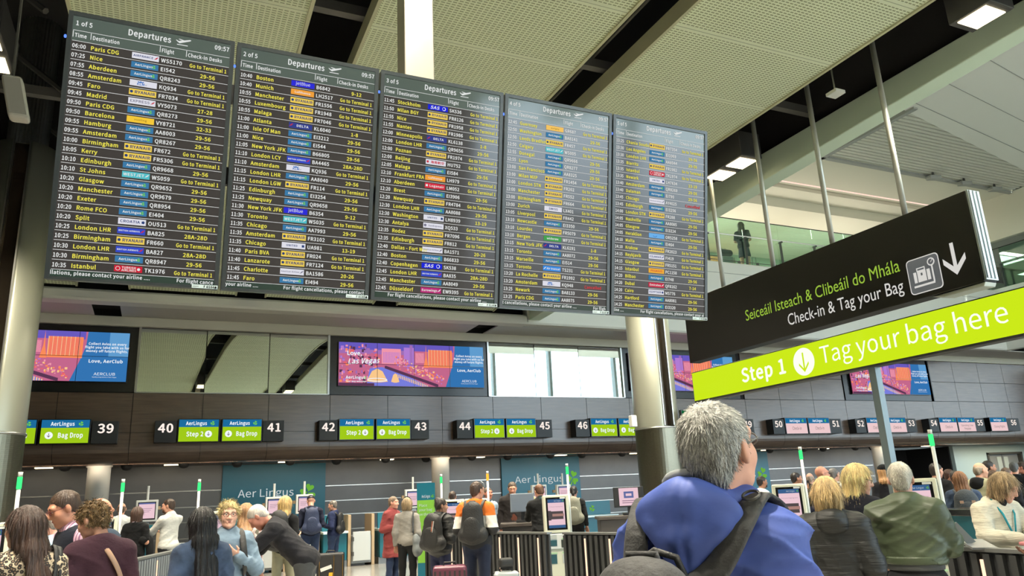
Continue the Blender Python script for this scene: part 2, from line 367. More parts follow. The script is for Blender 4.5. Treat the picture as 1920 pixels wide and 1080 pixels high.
# ------------------------------------------------------------------ atrium: parapet, upper floor, ceilings
f = MB(); f.prism(rounded(10.88, 0, 22.1, 7.05, 9.98, .35), (25.0, 0, 0)); f.box(10.88, 35.9, 22.085, 22.1, 9.50, 9.515, 1)
f.box(35.85, 36.2, -6, 22.3, 7.05, 9.98, 0); f.box(35.83, 35.85, -6, 22.3, 9.5, 9.515, 1); struct(f.build('trim_7', [M_white, M_greyw], bevel=0))
f = MB(); f.box(11, 61.5, 22.4, 44, 9.7, 9.95); f.box(36.1, 48, -6, 22.4, 9.7, 9.95); struct(f.build('floor', mat('upper_floor', (150, 146, 136), rough=.4)))
f = MB(); f.box(11.3, 34.9, 24.2, 44, 13.55, 13.65); f.box(11.3, 34.9, 23.9, 24.2, 13.55, 14.0); struct(f.build('ceiling', M_cream))
f = MB(); f.box(11.3, 34.9, 22.9, 23.9, 14.0, 14.2); f.box(11.3, 34.9, 19.7, 22.25, 14.0, 14.2); struct(f.build('ceiling', M_cream))
f = MB(); f.box(11.3, 34.9, 22.25, 22.9, 14.16, 14.2); struct(f.build('ceiling', M_cream))
f = MB(); f.box(20, 34.8, 22.26, 22.36, 14.0, 14.05); tag(f.build('cove_light', glow('cove_pink', (255, 216, 200), 1.15)), 'thin pinkish light line set in the cream upper floor ceiling', 'light')
# louvre field and white canopy with panel joints
M_canopy = mat('canopy_white', (232, 232, 224), rough=.6)
cano = [(11.3, 8), (34.9, 8), (34.9, 18.35), (23.0, 15.9), (11.3, 13.5)]
f = MB(); f.prism([(x, y, 13.98) for x, y in cano], (0, 0, .2))
for k in range(3):
    y0 = (13.75, 15.05, 12.3)[k]; f.obox((23, y0+.35, 13.975), (12, 2.0, 0), (0, .012, 0), (0, 0, .008), 1)
struct(f.build('ceiling', [M_canopy, M_greyw]))
f = MB(); f.box(11.3, 34.9, -13, 8, 14.0, 14.2); f.box(34.9, 125, -13, 45, 14.0, 14.2); struct(f.build('ceiling', M_canopy))
f = MB(); f.box(23.2, 34.9, 13, 19.9, 14.25, 14.3, 1); f.box(11.3, 23.1, 12.5, 19.9, 14.03, 14.25, 3)
for k in range(20):
    y = 15.6+k*.205; f.box(23.3, 34.8, y, y+.125, 13.99, 14.2, 0)
f.box(23.1, 23.3, 15.6, 19.9, 13.9, 14.2, 2); f.box(23.1, 34.9, 19.72, 19.9, 13.9, 14.2, 2)
struct(f.build('ceiling', [mat('louvre_slat', (206, 206, 194), rough=.5), M_steel, M_greyw, M_cream]))
f = MB(); f.box(34.9, 35.15, -6, 24, 12.0, 14.2); f.box(34.9, 61.5, 24, 24.3, 12.0, 14.2); struct(f.build('wall_upper', M_cream))
f = MB(); f.box(11, 61, 43.7, 44, 9.9, 14.2, 0); struct(f.build('wall_upper_back', M_cream))
f = MB(); f.box(11.3, 11.5, 22.4, 44, 9.9, 14.2); struct(f.build('wall_upper_left', M_cream))
d = MB(); d.box(24.3, 27.4, 30.2, 30.4, 9.95, 13.3, 0); d.box(24.1, 27.6, 30.4, 30.6, 9.95, 13.4, 1); struct(d.build('door_2', [mat('amber_lit_doorway', (232, 170, 104), rough=.6), M_greyw]))  # orange light of the doorway is put into the panel colour
f = MB(); f.box(11.5, 24.1, 30.3, 30.6, 9.95, 13.6); f.box(27.6, 61, 30.3, 30.6, 9.95, 13.6); f.box(24.1, 27.6, 30.3, 30.6, 13.4, 13.6); struct(f.build('wall_upper_mid', mat('sage_wall', (150, 172, 152), rough=.6)))
# glass balustrade of the upper floor
def glassmat():
    m = bpy.data.materials.new('green_glass'); m.use_nodes = True; nt = m.node_tree; L = nt.links.new
    for n in list(nt.nodes): nt.nodes.remove(n)
    o = nt.nodes.new('ShaderNodeOutputMaterial'); t = nt.nodes.new('ShaderNodeBsdfTransparent'); g = nt.nodes.new('ShaderNodeBsdfGlossy'); mx = nt.nodes.new('ShaderNodeMixShader')
    t.inputs[0].default_value = (.72, .88, .79, 1); g.inputs['Roughness'].default_value = .02; g.inputs[0].default_value = (.9, 1, .95, 1); mx.inputs[0].default_value = .10
    L(t.outputs[0], mx.inputs[1]); L(g.outputs[0], mx.inputs[2]); L(mx.outputs[0], o.inputs[0]); return m
M_gg = glassmat()
bal = thing('glass_balustrade', 'tall green glass balustrade with steel rail along the upper floor edge', 'balustrade', (23, 22.35, 9.98))
f = MB()
for x in np.arange(11.4, 35.5, 1.9): f.box(x+.01, x+1.89, 22.33, 22.35, 10.02, 11.93)
f.build('glass_pane', M_gg, bal)
f = MB(); f.box(11.4, 35.6, 22.325, 22.355, 11.93, 11.96); f.build('top_rail', M_steel, bal)
f = MB(); f.tube([V(11.4, 22.2, 11.18), V(35.6, 22.2, 11.18)], .028, 8); f.build('handrail', M_metal, bal)
for x in np.arange(11.4, 35.9, 1.9):
    f = MB(); f.box(x-.03, x+.03, 22.24, 22.32, 9.98, 11.16); f.box(x-.035, x+.035, 22.16, 22.34, 11.10, 11.16); f.build('post', M_steel, bal)
f = MB(); f.tube([V(11.4, 22.25, 10.1), V(35.8, 22.25, 10.1)], .015, 6)
for x in np.arange(11.9, 35.8, .95): f.box(x-.03, x+.03, 22.2, 22.3, 9.98, 10.12)
f.build('foot_rail', M_steel, bal)
bal = thing('glass_balustrade', 'green glass balustrade turning toward the viewer at the far right upper floor', 'balustrade', (36, 10, 9.98))
f = MB()
for y in np.arange(-5, 20.5, 1.9): f.box(36.0, 36.02, y, y+1.88, 10.02, 11.93)
f.build('glass_pane', M_gg, bal)
f = MB(); f.box(35.995, 36.025, -5, 22.0, 11.93, 11.96); f.build('top_rail', M_steel, bal)
f = MB(); f.tube([V(35.9, -5, 11.18), V(35.9, 22.0, 11.18)], .028, 8); f.build('handrail', M_metal, bal)
for y in np.arange(-5, 22.1, 1.9):
    f = MB(); f.box(35.9, 35.98, y-.03, y+.03, 9.98, 11.16); f.build('post', M_steel, bal)
# escalator behind the right hand glass
es = thing('escalator', 'dark escalator flank seen behind the right hand balustrade glass', 'escalator', (41, 24, 9.95))
f = MB(); f.prism([(39.2, 20, 9.95), (46, 20, 9.95), (46, 20, 13.2), (44.6, 20, 13.2)], (0, 1.2, 0)); f.build('truss', M_steel, es)
f = MB(); f.tube([V(38.2, 20.1, 10.9), V(39.3, 20.1, 10.95), V(45, 20.1, 14.0)], .07, 8); f.build('handrail', M_blackm, es)
# ------------------------------------------------------------------ big round columns with a dark slot, ribbed foot
M_silver = mat('column_silver', (156, 157, 142), rough=.38, metal=.55)
M_rib = mat('ribbed_steel', (128, 124, 108), rough=.32, metal=1.)
def column(cx, label):
    t = thing('column', label, 'column', (cx, 16, 0), 0, 'slotted round columns'); f = MB(); N = 56; h0 = math.asin(.135/.55); R = .55
    an = np.linspace(-PI/2+h0, 1.5*PI-h0, N)
    pr = [(cx+R*math.cos(a), 16+R*math.sin(a)) for a in an]+[(cx-.135, 16-.40), (cx+.135, 16-.40)]
    z0, z1 = 3.02, 8.42; n = len(pr); vs = [(x, y, z) for z in (z0, z1) for x, y in pr]
    fs = [(i, (i+1) % n, n+(i+1) % n, n+i) for i in range(n)]+[tuple(range(2*n-1, n-1, -1))[::-1]]
    f.add(vs, fs); o = f.build('shaft', M_silver, t)
    for i, p in enumerate(o.data.polygons): p.use_smooth = i < N-1
    f = MB(); f.box(cx-.13, cx+.13, 15.59, 15.61, 3.05, 8.40); f.build('slot_panel', mat('slot_bronze', (70, 62, 52), rough=.06, metal=.8), t)
    f = MB()
    for s in (-1, 1): f.box(cx+s*.135-.012, cx+s*.135+.012, 15.455, 15.60, 3.05, 8.42)
    f.build('slot_edge', M_metal, t)
    prf = []
    for k in range(148): z = .02+k*.02; prf += [(.556, z), (.556, z+.013), (.549, z+.014), (.549, z+.0195)]
    f = MB(); f.lathe((cx, 16, 0), prf, 48); o = f.build('ribbed_cladding', M_rib, t)
    f = MB(); f.lathe((cx, 16, 2.98), [(.57, 0), (.575, .015), (.575, .03), (.55, .045)], 48); f.build('collar', M_metal, t, smooth=True)
    f = MB(); vs = []; n = 72
    for z in (8.42, 9.6, 11.2):
        for k in range(n): r = .34+(.012 if k % 2 else -.012); a = 2*PI*k/n; vs.append((cx+r*math.cos(a), 16+r*math.sin(a), z))
    f.add(vs, [(i*n+k, i*n+(k+1) % n, (i+1)*n+(k+1) % n, (i+1)*n+k) for i in range(2) for k in range(n)]); f.build('pleated_head', M_metal, t)
    return t
column(-2.74, 'round silver column at far left with dark vertical slot and ribbed steel foot')
column(11.34, 'round silver column behind the grey haired man, slotted, with ribbed steel foot')
# ================================================================== SIGNS AND SCREENS
# ---- departure screens: five portrait panels in one tilted row
B0, T0 = V(0, 5, 2.915), V(0, 4.71, 4.54); SH = float(np.linalg.norm(T0-B0)); SV = (T0-B0)/SH; SN = np.cross(SV, XA)   # up along the face; normal away from viewer
if SN[1] < 0: SN = -SN
def EM(n, c, s=1., spec=.0): return glow('scr_'+n, c, s, .08, spec)
TXW, TXY, TXR = EM('white', (226, 228, 226)), EM('yellow', (236, 226, 84)), EM('red', (214, 60, 66))
SCR = mat('lcd_face', (8, 8, 8), rough=.09, spec=.5, em=(64, 60, 57))
SCH = mat('lcd_header', (8, 8, 8), rough=.09, spec=.5, em=(84, 96, 88))
SCT = mat('lcd_ticker', (8, 8, 8), rough=.09, spec=.5, em=(50, 66, 56))
LG = {}
def lg(k, c): LG[k] = len(SM); SM.append(EM('l_'+k, c)); return LG[k]
SM = [TXW, TXY, TXR]
for k, c in dict(EI=(62, 122, 166), FR=(238, 206, 88), WH=(222, 222, 232), VY=(244, 200, 60), WS=(84, 190, 200), BA=(56, 76, 196), TK=(206, 36, 58), B6=(48, 48, 214), LH=(240, 160, 62), DL=(54, 66, 140), SK=(30, 40, 214), LM=(216, 50, 70), EW=(186, 46, 120), GR=(244, 196, 100), WF=(70, 160, 82), TS=(60, 140, 226), PC=(240, 176, 60), EK=(200, 50, 76), TU=(110, 176, 232), navy=(44, 66, 120), blue=(44, 110, 190), green=(120, 206, 80), redm=(200, 50, 66), gold=(170, 140, 50), grey=(120, 120, 140)).items(): lg(k, c)
LOGO = {'EI': ('EI', 'AerLingus', 0), 'FR': ('FR', 'RYANAIR', 'navy'), 'AF': ('WH', 'AIRFRANCE', 'navy'), 'KL': ('WH', 'KLM', 'blue'), 'IB': ('WH', 'EXPRESS', 'grey'), 'VY': ('VY', 'vueling', 'gold'),
 'WS': ('WS', 'WESTJET', 0), 'OU': ('WH', 'CROATIA', 'navy'), 'BA': ('BA', 'BRITISH AIRWAYS', 0), 'TK': ('TK', 'TURKISH', 0), 'B6': ('B6', 'jetBlue', 0), 'LH': ('LH', 'Lufthansa', 0), 'DL': ('DL', 'DELTA', 0),
 'UA': ('WH', 'UNITED', 'navy'), 'AA': ('WH', 'American Airlines', 'grey'), 'SK': ('SK', 'SAS', 0), 'HU': ('WH', '海南航空', 'redm'), 'LM': ('LM', 'Loganair', 0), 'XQ': ('WH', 'SunExpress', 'grey'), 'EW': ('EW', 'Eurowings', 0),
 'GR': ('GR', 'aurigny', 'gold'), 'LX': ('WH', 'SWISS', 'navy'), 'WF': ('WF', 'widerøe', 0), 'TS': ('TS', 'Air transat', 0), 'TU': ('TU', 'TUI', 'blue'), 'FI': ('WH', 'ICELANDAIR', 'navy'), 'PC': ('PC', 'PEGASUS', 'redm'), 'EK': ('EK', 'Emirates', 0), 'MS': ('WH', 'EGYPTAIR', 'navy')}
G1 = 'Go to Terminal 1'
DATA = ["""0600,Paris CDG,AF,WS5170,G;0725,Nice,EI,EI542,29-56;0755,Aberdeen,EI,QR8243,29-56;0855,Amsterdam,KL,KQ934,G;0945,Faro,FR,FR7034,G;0945,Madrid,IB,VY5073,27-28;0950,Paris CDG,EI,QR8273,29-56;0950,Barcelona,VY,VY8721,32-33;0955,Hamburg,EI,AA8003,29-56;0955,Amsterdam,EI,QR8267,29-56;1000,Birmingham,FR,FR672,G;1005,Kerry,FR,FR5306,G;1010,Edinburgh,EI,QR9668,29-56;1010,St Johns,WS,WS059,G;1020,Glasgow,EI,QR9652,29-56;1020,Manchester,EI,QR9679,29-56;1020,Exeter,EI,QR8954,29-56;1020,Rome FCO,EI,EI404,29-56;1020,Split,OU,OU513,G;1025,London LHR,BA,BA825,28A-28D;1025,Birmingham,FR,FR660,G;1030,London LHR,BA,BA827,28A-28D;1030,Birmingham,EI,QR8947,29-56;1035,Istanbul,TK,TK1976,G""",
"""1040,Boston,B6,B6842,9-12;1040,Munich,LH,LH2517,G;1055,Manchester,FR,FR1556,G;1055,Luxembourg,FR,FR1948,G;1055,Malaga,FR,FR7046,G;1100,Atlanta,DL,KL6040,1-8;1100,Isle Of Man,EI,EI3212,29-56;1100,Nice,EI,EI544,29-56;1105,New York JFK,EI,B66805,29-56;1110,London LCY,BA,BA4465,28A-28D;1110,Amsterdam,KL,KQ936,G;1115,London LHR,EI,AA8040,29-56;1115,London LGW,FR,FR114,G;1125,Edinburgh,EI,EI3254,29-56;1125,Newquay,EI,QR9658,29-56;1130,New York JFK,B6,B6354,9-12;1130,Toronto,WS,WS035,G;1135,Chicago,EI,AA7993,29-56;1135,Amsterdam,FR,FR3102,G;1135,Chicago,UA,UA981,13-19;1140,Paris BVA,FR,FR024,G;1140,Lanzarote,FR,FR7124,G;1145,Charlotte,AA,BA1586,20-26;1145,Faro,EI,EI494,29-56""",
"""1145,Stockholm,SK,SK536,G;1150,Milan BGY,FR,FR8126,G;1155,Nice,FR,FR1958,G;1155,Nantes,FR,FR1986,G;1200,Minneapolis,DL,KL6138,1-8;1200,London LHR,EI,QR9656,29-56;1200,Poznan,FR,FR1974,G;1200,Beijing,HU,HU752,G;1205,Malaga,EI,EI584,29-56;1210,Frankfurt FRA,LH,LH979,G;1210,Aberdeen,LM,LM052,G;1220,Brest,EI,EI3906,29-56;1220,Newquay,FR,FR4784,G;1230,London LHR,EI,AA8088,29-56;1230,Washington,UA,LH8939,13-19;1230,Antalya,XQ,XQ533,G;1235,Rodez,FR,FR7096,G;1235,Edinburgh,FR,FR812,G;1240,Dallas - Fort Wor,AA,BA1571,20-26;1240,Boston,EI,B66833,29-56;1240,Copenhagen,SK,SK538,G;1245,London LHR,BA,BA835,28A-28D;1245,Manchester,EI,AA8049,29-56;1245,Düsseldorf,EW,EW9395,G""",
"""1245,Guernsey,GR,GR687,G;1250,Washington,EI,BA8141,29-56;1250,Leeds Bradford,FR,FR457,G;1250,Calgary,WS,WS005,G;1255,Donegal,EI,QR9666,29-56;1255,Lyon,EI,QR8277,29-56;1300,San Francisco,EI,AA8325,29-56;1300,Milan MXP,FR,FR1454,G;1300,London STN,FR,FR202,G;1300,Manchester,FR,FR552,G;1300,Birmingham,FR,FR664,G;1300,Zurich,LX,LX401,G;1305,Liverpool,FR,FR442,G;1310,Newcastle,EI,EI3350,29-56;1310,Lourdes,FR,FR5079,G;1310,Bergen,WF,WF373,G;1315,New York JFK,DL,KL6191,1-8;1315,Toronto,EI,AA8072,29-56;1315,Marseille,EI,EI514,29-56;1315,Toronto,TS,TS231,G;1320,La Rochelle,FR,FR1992,G;1320,Amsterdam,KL,KQ948,C;1325,Newark,EI,BA8133,29-56;1325,Paris CDG,EI,AA8075,29-56""",
"""1325,Chania Souda,FR,FR7354,G;1330,Los Angeles,EI,EI1069,29-56;1330,London LHR,EI,AA8044,29-56;1335,Biarritz,FR,FR1982,G;1335,Istanbul,TK,TK1974,G;1335,Newark,UA,LH7634,13-19;1340,Amsterdam,EI,QR8269,29-56;1340,Dalaman,EI,EI790,29-56;1345,Chicago,AA,AY4025,C;1345,Edinburgh,EI,EI3256,29-56;1400,London STN,FR,FR288,G;1405,Nashville,EI,AA8085,29-56;1405,Glasgow,EI,EI3224,29-56;1405,Heraklion,TU,OR5258,G;1410,Malta,EI,EI464,29-56;1410,Krakow,FR,FR2023,G;1415,Reykjavik,FI,FI419,G;1415,Glasgow,FR,FR5151,G;1415,Istanbul,PC,PC1158,G;1420,Bilbao,EI,EI748,29-56;1420,Dubai,EK,QF8162,7-14;1420,Cairo,MS,MS776,G;1425,Hartford,EI,AA8081,29-56;1425,Manchester,EI,EI3320,29-56"""]
TICK = [('llations, please contact your airline ....', .025, 'For flight cance', .925), ('your airline ....', .025, 'For flight cancellations, please contact', .925), ('', .1, 'For flight cancellations, please contact your airline ....', .87), ('t cancellations, please contact your airline ....', .025, 'For fligh', .925), ('tine ....', .025, 'For flight cancellations, please contact your ai', .925)]
NUM = ['0184', '0185', '0186', '0187', '0188']
ORD = ['leftmost', 'second from left', 'middle', 'fourth from left', 'rightmost']
M_bez = mat('bezel', (44, 50, 54), rough=.3, spec=.6)
for k in range(5):
    u0 = -.686+.972*k; W = .956
    def P(u, v, d=0.): return B0*V(0, 1, 1)+XA*(u0+u)+SV*(SH-v)-SN*d
    t = thing('departure_screen', '%s portrait departures screen, the board headed %d of 5' % (ORD[k], k+1), 'departure screen', (u0+W/2, 5, 2.915), 0, 'row of departure screens')
    f = MB(); c = P(W/2, SH/2, -.045); f.obox(c, XA*W/2, SN*.043, SV*SH/2)
    f.build('casing', M_bez, t, bevel=.006)
    f = MB()
    for a, b, c_, d in ((.0, .026, .0, SH), (W-.026, W, .0, SH), (.026, W-.026, 0, .026), (.026, W-.026, SH-.018, SH)):
        f.obox(P((a+b)/2, (c_+d)/2, .003), XA*(b-a)/2, SN*.006, SV*(d-c_)/2)
    f.build('bezel', M_bez, t)
    f = MB()
    for a, b, mi in ((.024, .181, 1), (.181, 1.590, 0), (1.590, SH-.016, 2)): f.quad(P(.024, b, .0), P(W-.024, b, .0), P(W-.024, a, .0), P(.024, a, .0), mi)
    face_ = f.build('screen_face', [SCR, SCH, SCT], t)
    f = MB(); e = .002; up = SV
    def hline(v, h=.0028): f.quad(P(.03, v+h/2, e), P(W-.028, v+h/2, e), P(W-.028, v-h/2, e), P(.03, v-h/2, e), 0)
    def vline(u, a, b, h=.004): f.quad(P(u, b, e), P(u+h, b, e), P(u+h, a, e), P(u, a, e), 0)
    f.text('%d of 5' % (k+1), P(.04, .083, e), XA, up, .028, 0, bold=1, fit=.092); f.text('Departures', P(.325, .086, e), XA, up, .038, 0, bold=1, fit=.25); f.text('09:57', P(.925, .075, e), XA, up, .028, 0, 'r', bold=1, fit=.092)
    for q in (.116, .182): hline(q)
    for u, s, w_ in ((.03, 'Time', .066), (.126, 'Destination', .150), (.513, 'Flight', .074), (.667, 'Check-in Desks', .208)): vline(u, .120, .160); f.text(s, P(u+.010, .158, e), XA, up, .024, 0, bold=1, fit=w_)
    # plane taking off above a runway line
    o = P(.645, .066, e); f.poly(o, XA, up, [(-.035, -.004), (-.02, -.012), (.04, .012), (.047, .018), (.040, .022), (-.02, .004)], 0)
    f.poly(o, XA, up, [(-.03, .014), (-.022, .017), (.014, .010), (.006, .005)], 0); f.poly(o, XA, up, [(-.044, .006), (-.04, .008), (-.026, .001), (-.034, -.003)], 0)
    f.poly(o, XA, up, [(-.036, -.024), (.028, -.024), (.028, -.019), (-.036, -.019)], 0)
    for i, row in enumerate(DATA[k].split(';')):
        tm, de, lo, fl, dk = row.split(','); vb = .225+.0587*i
        f.text(tm[:2]+':'+tm[2:], P(.031, vb, e), XA, up, .0245, 0, bold=1, fit=.075); f.text(de, P(.130, vb, e), XA, up, .0245, 1, bold=1, sx=.92)
        bgk, name, col = LOGO[lo]; a, b = .359, .513; y1, y0 = vb-.035, vb+.003
        f.quad(P(a, y0, e), P(b, y0, e), P(b, y1, e), P(a, y1, e), LG[bgk]); e2 = e*2; ci = LG[col] if col else 0; cy_ = (y0+y1)/2
        if lo == 'EI': f.text('AerLingus', P(a+.020, cy_+.007, e2), XA, up, .0145, 0, bold=1); clover(f, P(b-.026, cy_, e2), XA, up, .024, LG['green'])
        elif lo == 'KL': f.text('KLM', P(a+.04, cy_+.013, e2), XA, up, .015, ci, bold=1); f.poly(P(a+.062, cy_-.007, e2), XA, up, [(-.015, -.004), (.015, -.004), (.018, .006), (.006, .001), (0, .008), (-.006, .001), (-.018, .006)], ci); f.text('AF', P(a+.085, cy_+.012, e2), XA, up, .009, LG['grey'])
        elif lo == 'TK': f.text('TURKISH', P(a+.04, cy_-.001, e2), XA, up, .0125, 0, bold=1); f.text('AIRLINES', P(a+.04, cy_+.015, e2), XA, up, .0125, 0, bold=1); f.disc(P(a+.02, cy_, e2), XA*.013, up*.013, 14, 0); f.disc(P(a+.02, cy_, e2*1.2), XA*.010, up*.010, 14, LG['TK']); f.disc(P(b-.02, cy_, e2), XA*.010, up*.010, 5, 0)
        elif lo == 'SK': f.text('SAS', P(a+.016, cy_+.011, e2), XA+up*0, up+XA*.25, .022, 0, bold=1, sx=1.2); f.disc(P(b-.03, cy_, e2), XA*.014, up*.014, 14, 0); f.disc(P(b-.032, cy_, e2*1.2), XA*.010, up*.010, 14, LG['SK'])
        elif lo == 'B6': f.text(name, P((a+b)/2, cy_+.008, e2), XA, up, .0215, 0, 'c')
        elif lo == 'TU': f.tube([P(a+.06+.018*math.cos(q), cy_-.004+.014*math.sin(q), e2) for q in np.linspace(.3, PI-.3, 7)], .0022, 4, ci)
        else:
            h = {'FR': .0185, 'WS': .017, 'BA': .0095, 'AA': .0095, 'AF': .0125, 'LH': .013, 'XQ': .011, 'UA': .012, 'HU': .016, 'GR': .012, 'VY': .012}.get(lo, .0155); wd = sum(GLY[1][c][2] for c in name)*h/CAPH[1]; mk = lo in ('AF', 'IB', 'OU', 'DL', 'UA', 'AA', 'HU', 'LM', 'XQ', 'EW', 'WS', 'FR', 'FI', 'MS', 'BA', 'EK', 'TS')
            cx = (a+b)/2+((-.012 if lo not in ('FR', 'DL', 'HU', 'LM', 'XQ', 'TS') else .012) if mk else 0); sx_ = min(1.15, (.118 if mk else .14)/wd)
            f.text(name, P(cx, cy_+h/2, e2), XA, up, h, ci, 'c', bold=1, sx=sx_)
            if mk:
                q = a+.014 if lo in ('FR', 'DL', 'HU', 'LM', 'XQ', 'TS') else b-.016; cc = LG['redm'] if lo in ('AF', 'IB', 'DL', 'BA') else ci
                if lo in ('UA', 'LM'): f.quad(P(q-.008, cy_+.008, e2), P(q+.008, cy_+.008, e2), P(q+.008, cy_-.008, e2), P(q-.008, cy_-.008, e2), cc)
                elif lo in ('OU', 'XQ', 'HU', 'MS', 'FR'): f.disc(P(q, cy_, e2), XA*.010, up*.010, 5 if lo != 'XQ' else 12, cc)
                else: f.poly(P(q, cy_, e2), XA, up, [(-.013, -.009), (.002, -.004), (.014, .011), (.002, .007)], cc)
        f.text(fl, P(.524, vb-.002, e), XA, up, .0238, 0, bold=1, sx=.94); 
        if dk == 'C': f.text('Cancelled', P(.804, vb, e), XA, up, .022, 2, 'c', bold=1)
        else: f.text(G1 if dk == 'G' else dk, P(.804, vb, e), XA, up, .0236, 1, 'c', bold=1, fit=.226 if dk == 'G' else 0)
        hline(.2402+.0587*i)
    a, ua, b, ub = TICK[k]
    if a: f.text(a, P(ua, 1.619, e), XA, up, .0215, 0, bold=1, sx=.90)
    f.text(b, P(ub, 1.620, e), XA, up, .0215, 0, 'r', bold=1, sx=.90)
    f.build('screen_text', SM, face_)
    f = MB(); f.quad(P(.80, SH-.001, .011), P(W-.004, SH-.001, .011), P(W-.004, SH-.024, .011), P(.80, SH-.024, .011), 0)
    f.text('F '+NUM[k], P(.868, SH-.005, .012), XA, up, .014, 1, bold=1); f.text('airport', P(.805, SH-.008, .012), XA, up, .008, 1); f.quad(P(W-.022, SH-.005, .012), P(W-.01, SH-.005, .012), P(W-.01, SH-.018, .012), P(W-.022, SH-.018, .012), 1)
    f.build('asset_sticker', [mat('sticker', (214, 230, 232), rough=.6), M_black], t)
    f = MB(); f.disc(P(-.008, .165, .002), XA*.008, SV*.012, 10); f.build('status_light', EM('blue_led', (90, 130, 250), 1.6), t)
# hanger post of the board and its rail
t = thing('hanger_post', 'square steel post holding the departures board from the ceiling', 'post', (1.62, 5.06, 4.4))
f = MB(); f.box(1.50, 1.74, 4.93, 5.13, 4.45, 8.6); f.build('post', mat('post_steel', (150, 145, 136), rough=.4, metal=.85, noise=.08, nscale=2, stretch=(1, 1, .4)), t, bevel=.008)
f = MB(); f.obox(V(1.748, 5.12, 3.75), XA*2.4, SN*.03, SV*.06); f.obox(V(1.748, 4.98, 4.30), XA*2.4, SN*.03, SV*.06); f.build('rail', M_blackm, t)
t = thing('hanger_post', 'square steel post at the left end behind the departures board', 'post', (-.9, 5.4, 4.4)) if False else None
# ---- hanging black sign, four rods, lamp foot
SX = 10.0; YA = V(0, -1, 0)                                  # face looks toward -X; text runs toward the viewer (-Y)
def S(y, z, d=0.): return V(SX-d, y, z)
t = thing('hanging_sign', 'long black hanging check-in sign with down arrow and suitcase pictogram', 'sign', (SX+.12, 9.5, 4.06))
f = MB(); f.box(SX, SX+.26, 6.27, 12.72, 4.06, 5.38); f.build('box', mat('sign_black', (18, 17, 16), rough=.45, spec=.4), t, bevel=.01)
f = MB()
f.box(SX+.005, SX+.255, 6.235, 6.262, 4.08, 5.38)
for i in range(3): f.box(SX+.02+i*.08, SX+.06+i*.08, 6.215, 6.24, 4.1, 5.37)
f.build('end_cap', mat('sign_alu', (196, 206, 210), rough=.35, metal=.6), t)
WS_, GS_, = EM('sign_white', (214, 212, 206)), EM('sign_green', (150, 186, 62))
M_pic = mat('pictogram_grey', (96, 98, 104), rough=.5, em=(80, 84, 92), ems=.7)
f = MB(); h = .20
f.text('Seiceáil Isteach & Clibeáil do Mhála', S(10.90, 4.555, .004), YA, ZA, .20, 0, bold=2, fit=3.42); f.build('irish_lettering', GS_, t); f = MB()
f.text('Check-in & Tag your Bag', S(9.86, 4.235, .004), YA, ZA, .20, 0, bold=2, fit=2.38)
f.build('english_lettering', WS_, t)
f = MB(); cy0, cz0 = 7.11, 4.40
def rrect(mb, cy_, cz_, hw, hh, d, mi, r=.05):
    pts = []
    for qx, qy, a0 in ((1, 1, 0), (-1, 1, PI/2), (-1, -1, PI), (1, -1, 1.5*PI)):
        for i in range(4): a = a0+i*PI/6; pts.append((qx*(hw-r)+r*math.cos(a), qy*(hh-r)+r*math.sin(a)))
    mb.poly(S(cy_, cz_, d), YA, ZA, pts, mi)
rrect(f, cy0, cz0, .265, .265, .003, 0, .06); rrect(f, cy0, cz0, .25, .25, .005, 1, .05)
def R(y0, y1, z0, z1, mi=0, d=.008): f.quad(S(cy0-y0, cz0+z0, d), S(cy0-y1, cz0+z0, d), S(cy0-y1, cz0+z1, d), S(cy0-y0, cz0+z1, d), mi)
R(-.17, .10, -.10, .06); R(-.11, .03, .06, .075); R(-.11, -.095, .06, .11); R(.015, .03, .06, .11); R(-.11, .03, .10, .115); R(-.12, -.105, -.10, .06, 1, .011); R(.035, .05, -.10, .06, 1, .011)
R(-.19, .15, -.17, -.14); R(.13, .155, -.15, .12); f.disc(S(cy0-.14, cz0+.15, .008), YA*.06, ZA*.06, 18, 0); f.disc(S(cy0-.14, cz0+.15, .011), YA*.042, ZA*.042, 18, 1)
f.poly(S(cy0-.14, cz0+.15, .013), YA, ZA, [(-.005, -.01), (.005, -.01), (.035, .03), (.028, .035)], 0); R(-.05, -.02, -.01, .03, 1, .011)
f.build('pictogram', [WS_, M_pic], t)
f = MB(); o = S(6.62, 4.45, .004)
f.poly(o, YA, ZA, [(-.028, -.1), (.028, -.1), (.028, .27), (-.028, .27)], 0)
f.poly(o, YA, ZA, [(0, -.20), (.17, -.01), (.17, .08), (0, -.10), ], 0); f.poly(o, YA, ZA, [(0, -.20), (0, -.10), (-.17, .08), (-.17, -.01)], 0); f.build('arrow', WS_, t)
for i, y in enumerate((6.47+.85, 8.74, 10.14, 11.55)):
    f = MB(); f.tube([V(SX+.13, y, 5.36), V(SX+.13, y, 8.6)], .045, 10); f.build('rod', mat('rod_white', (206, 206, 196), rough=.35, metal=.3), t, smooth=True)
f = MB(); pr = [(SX+.02, 6.30, 4.0), (SX+.02, 6.9, 4.0), (SX+.04, 7.1, 4.055), (SX+.02, 6.27, 4.055)]; f.prism(pr, (.24, 0, 0)); f.build('lamp_foot', mat('lamp_foot', (206, 210, 200), rough=.4), t, bevel=.01)
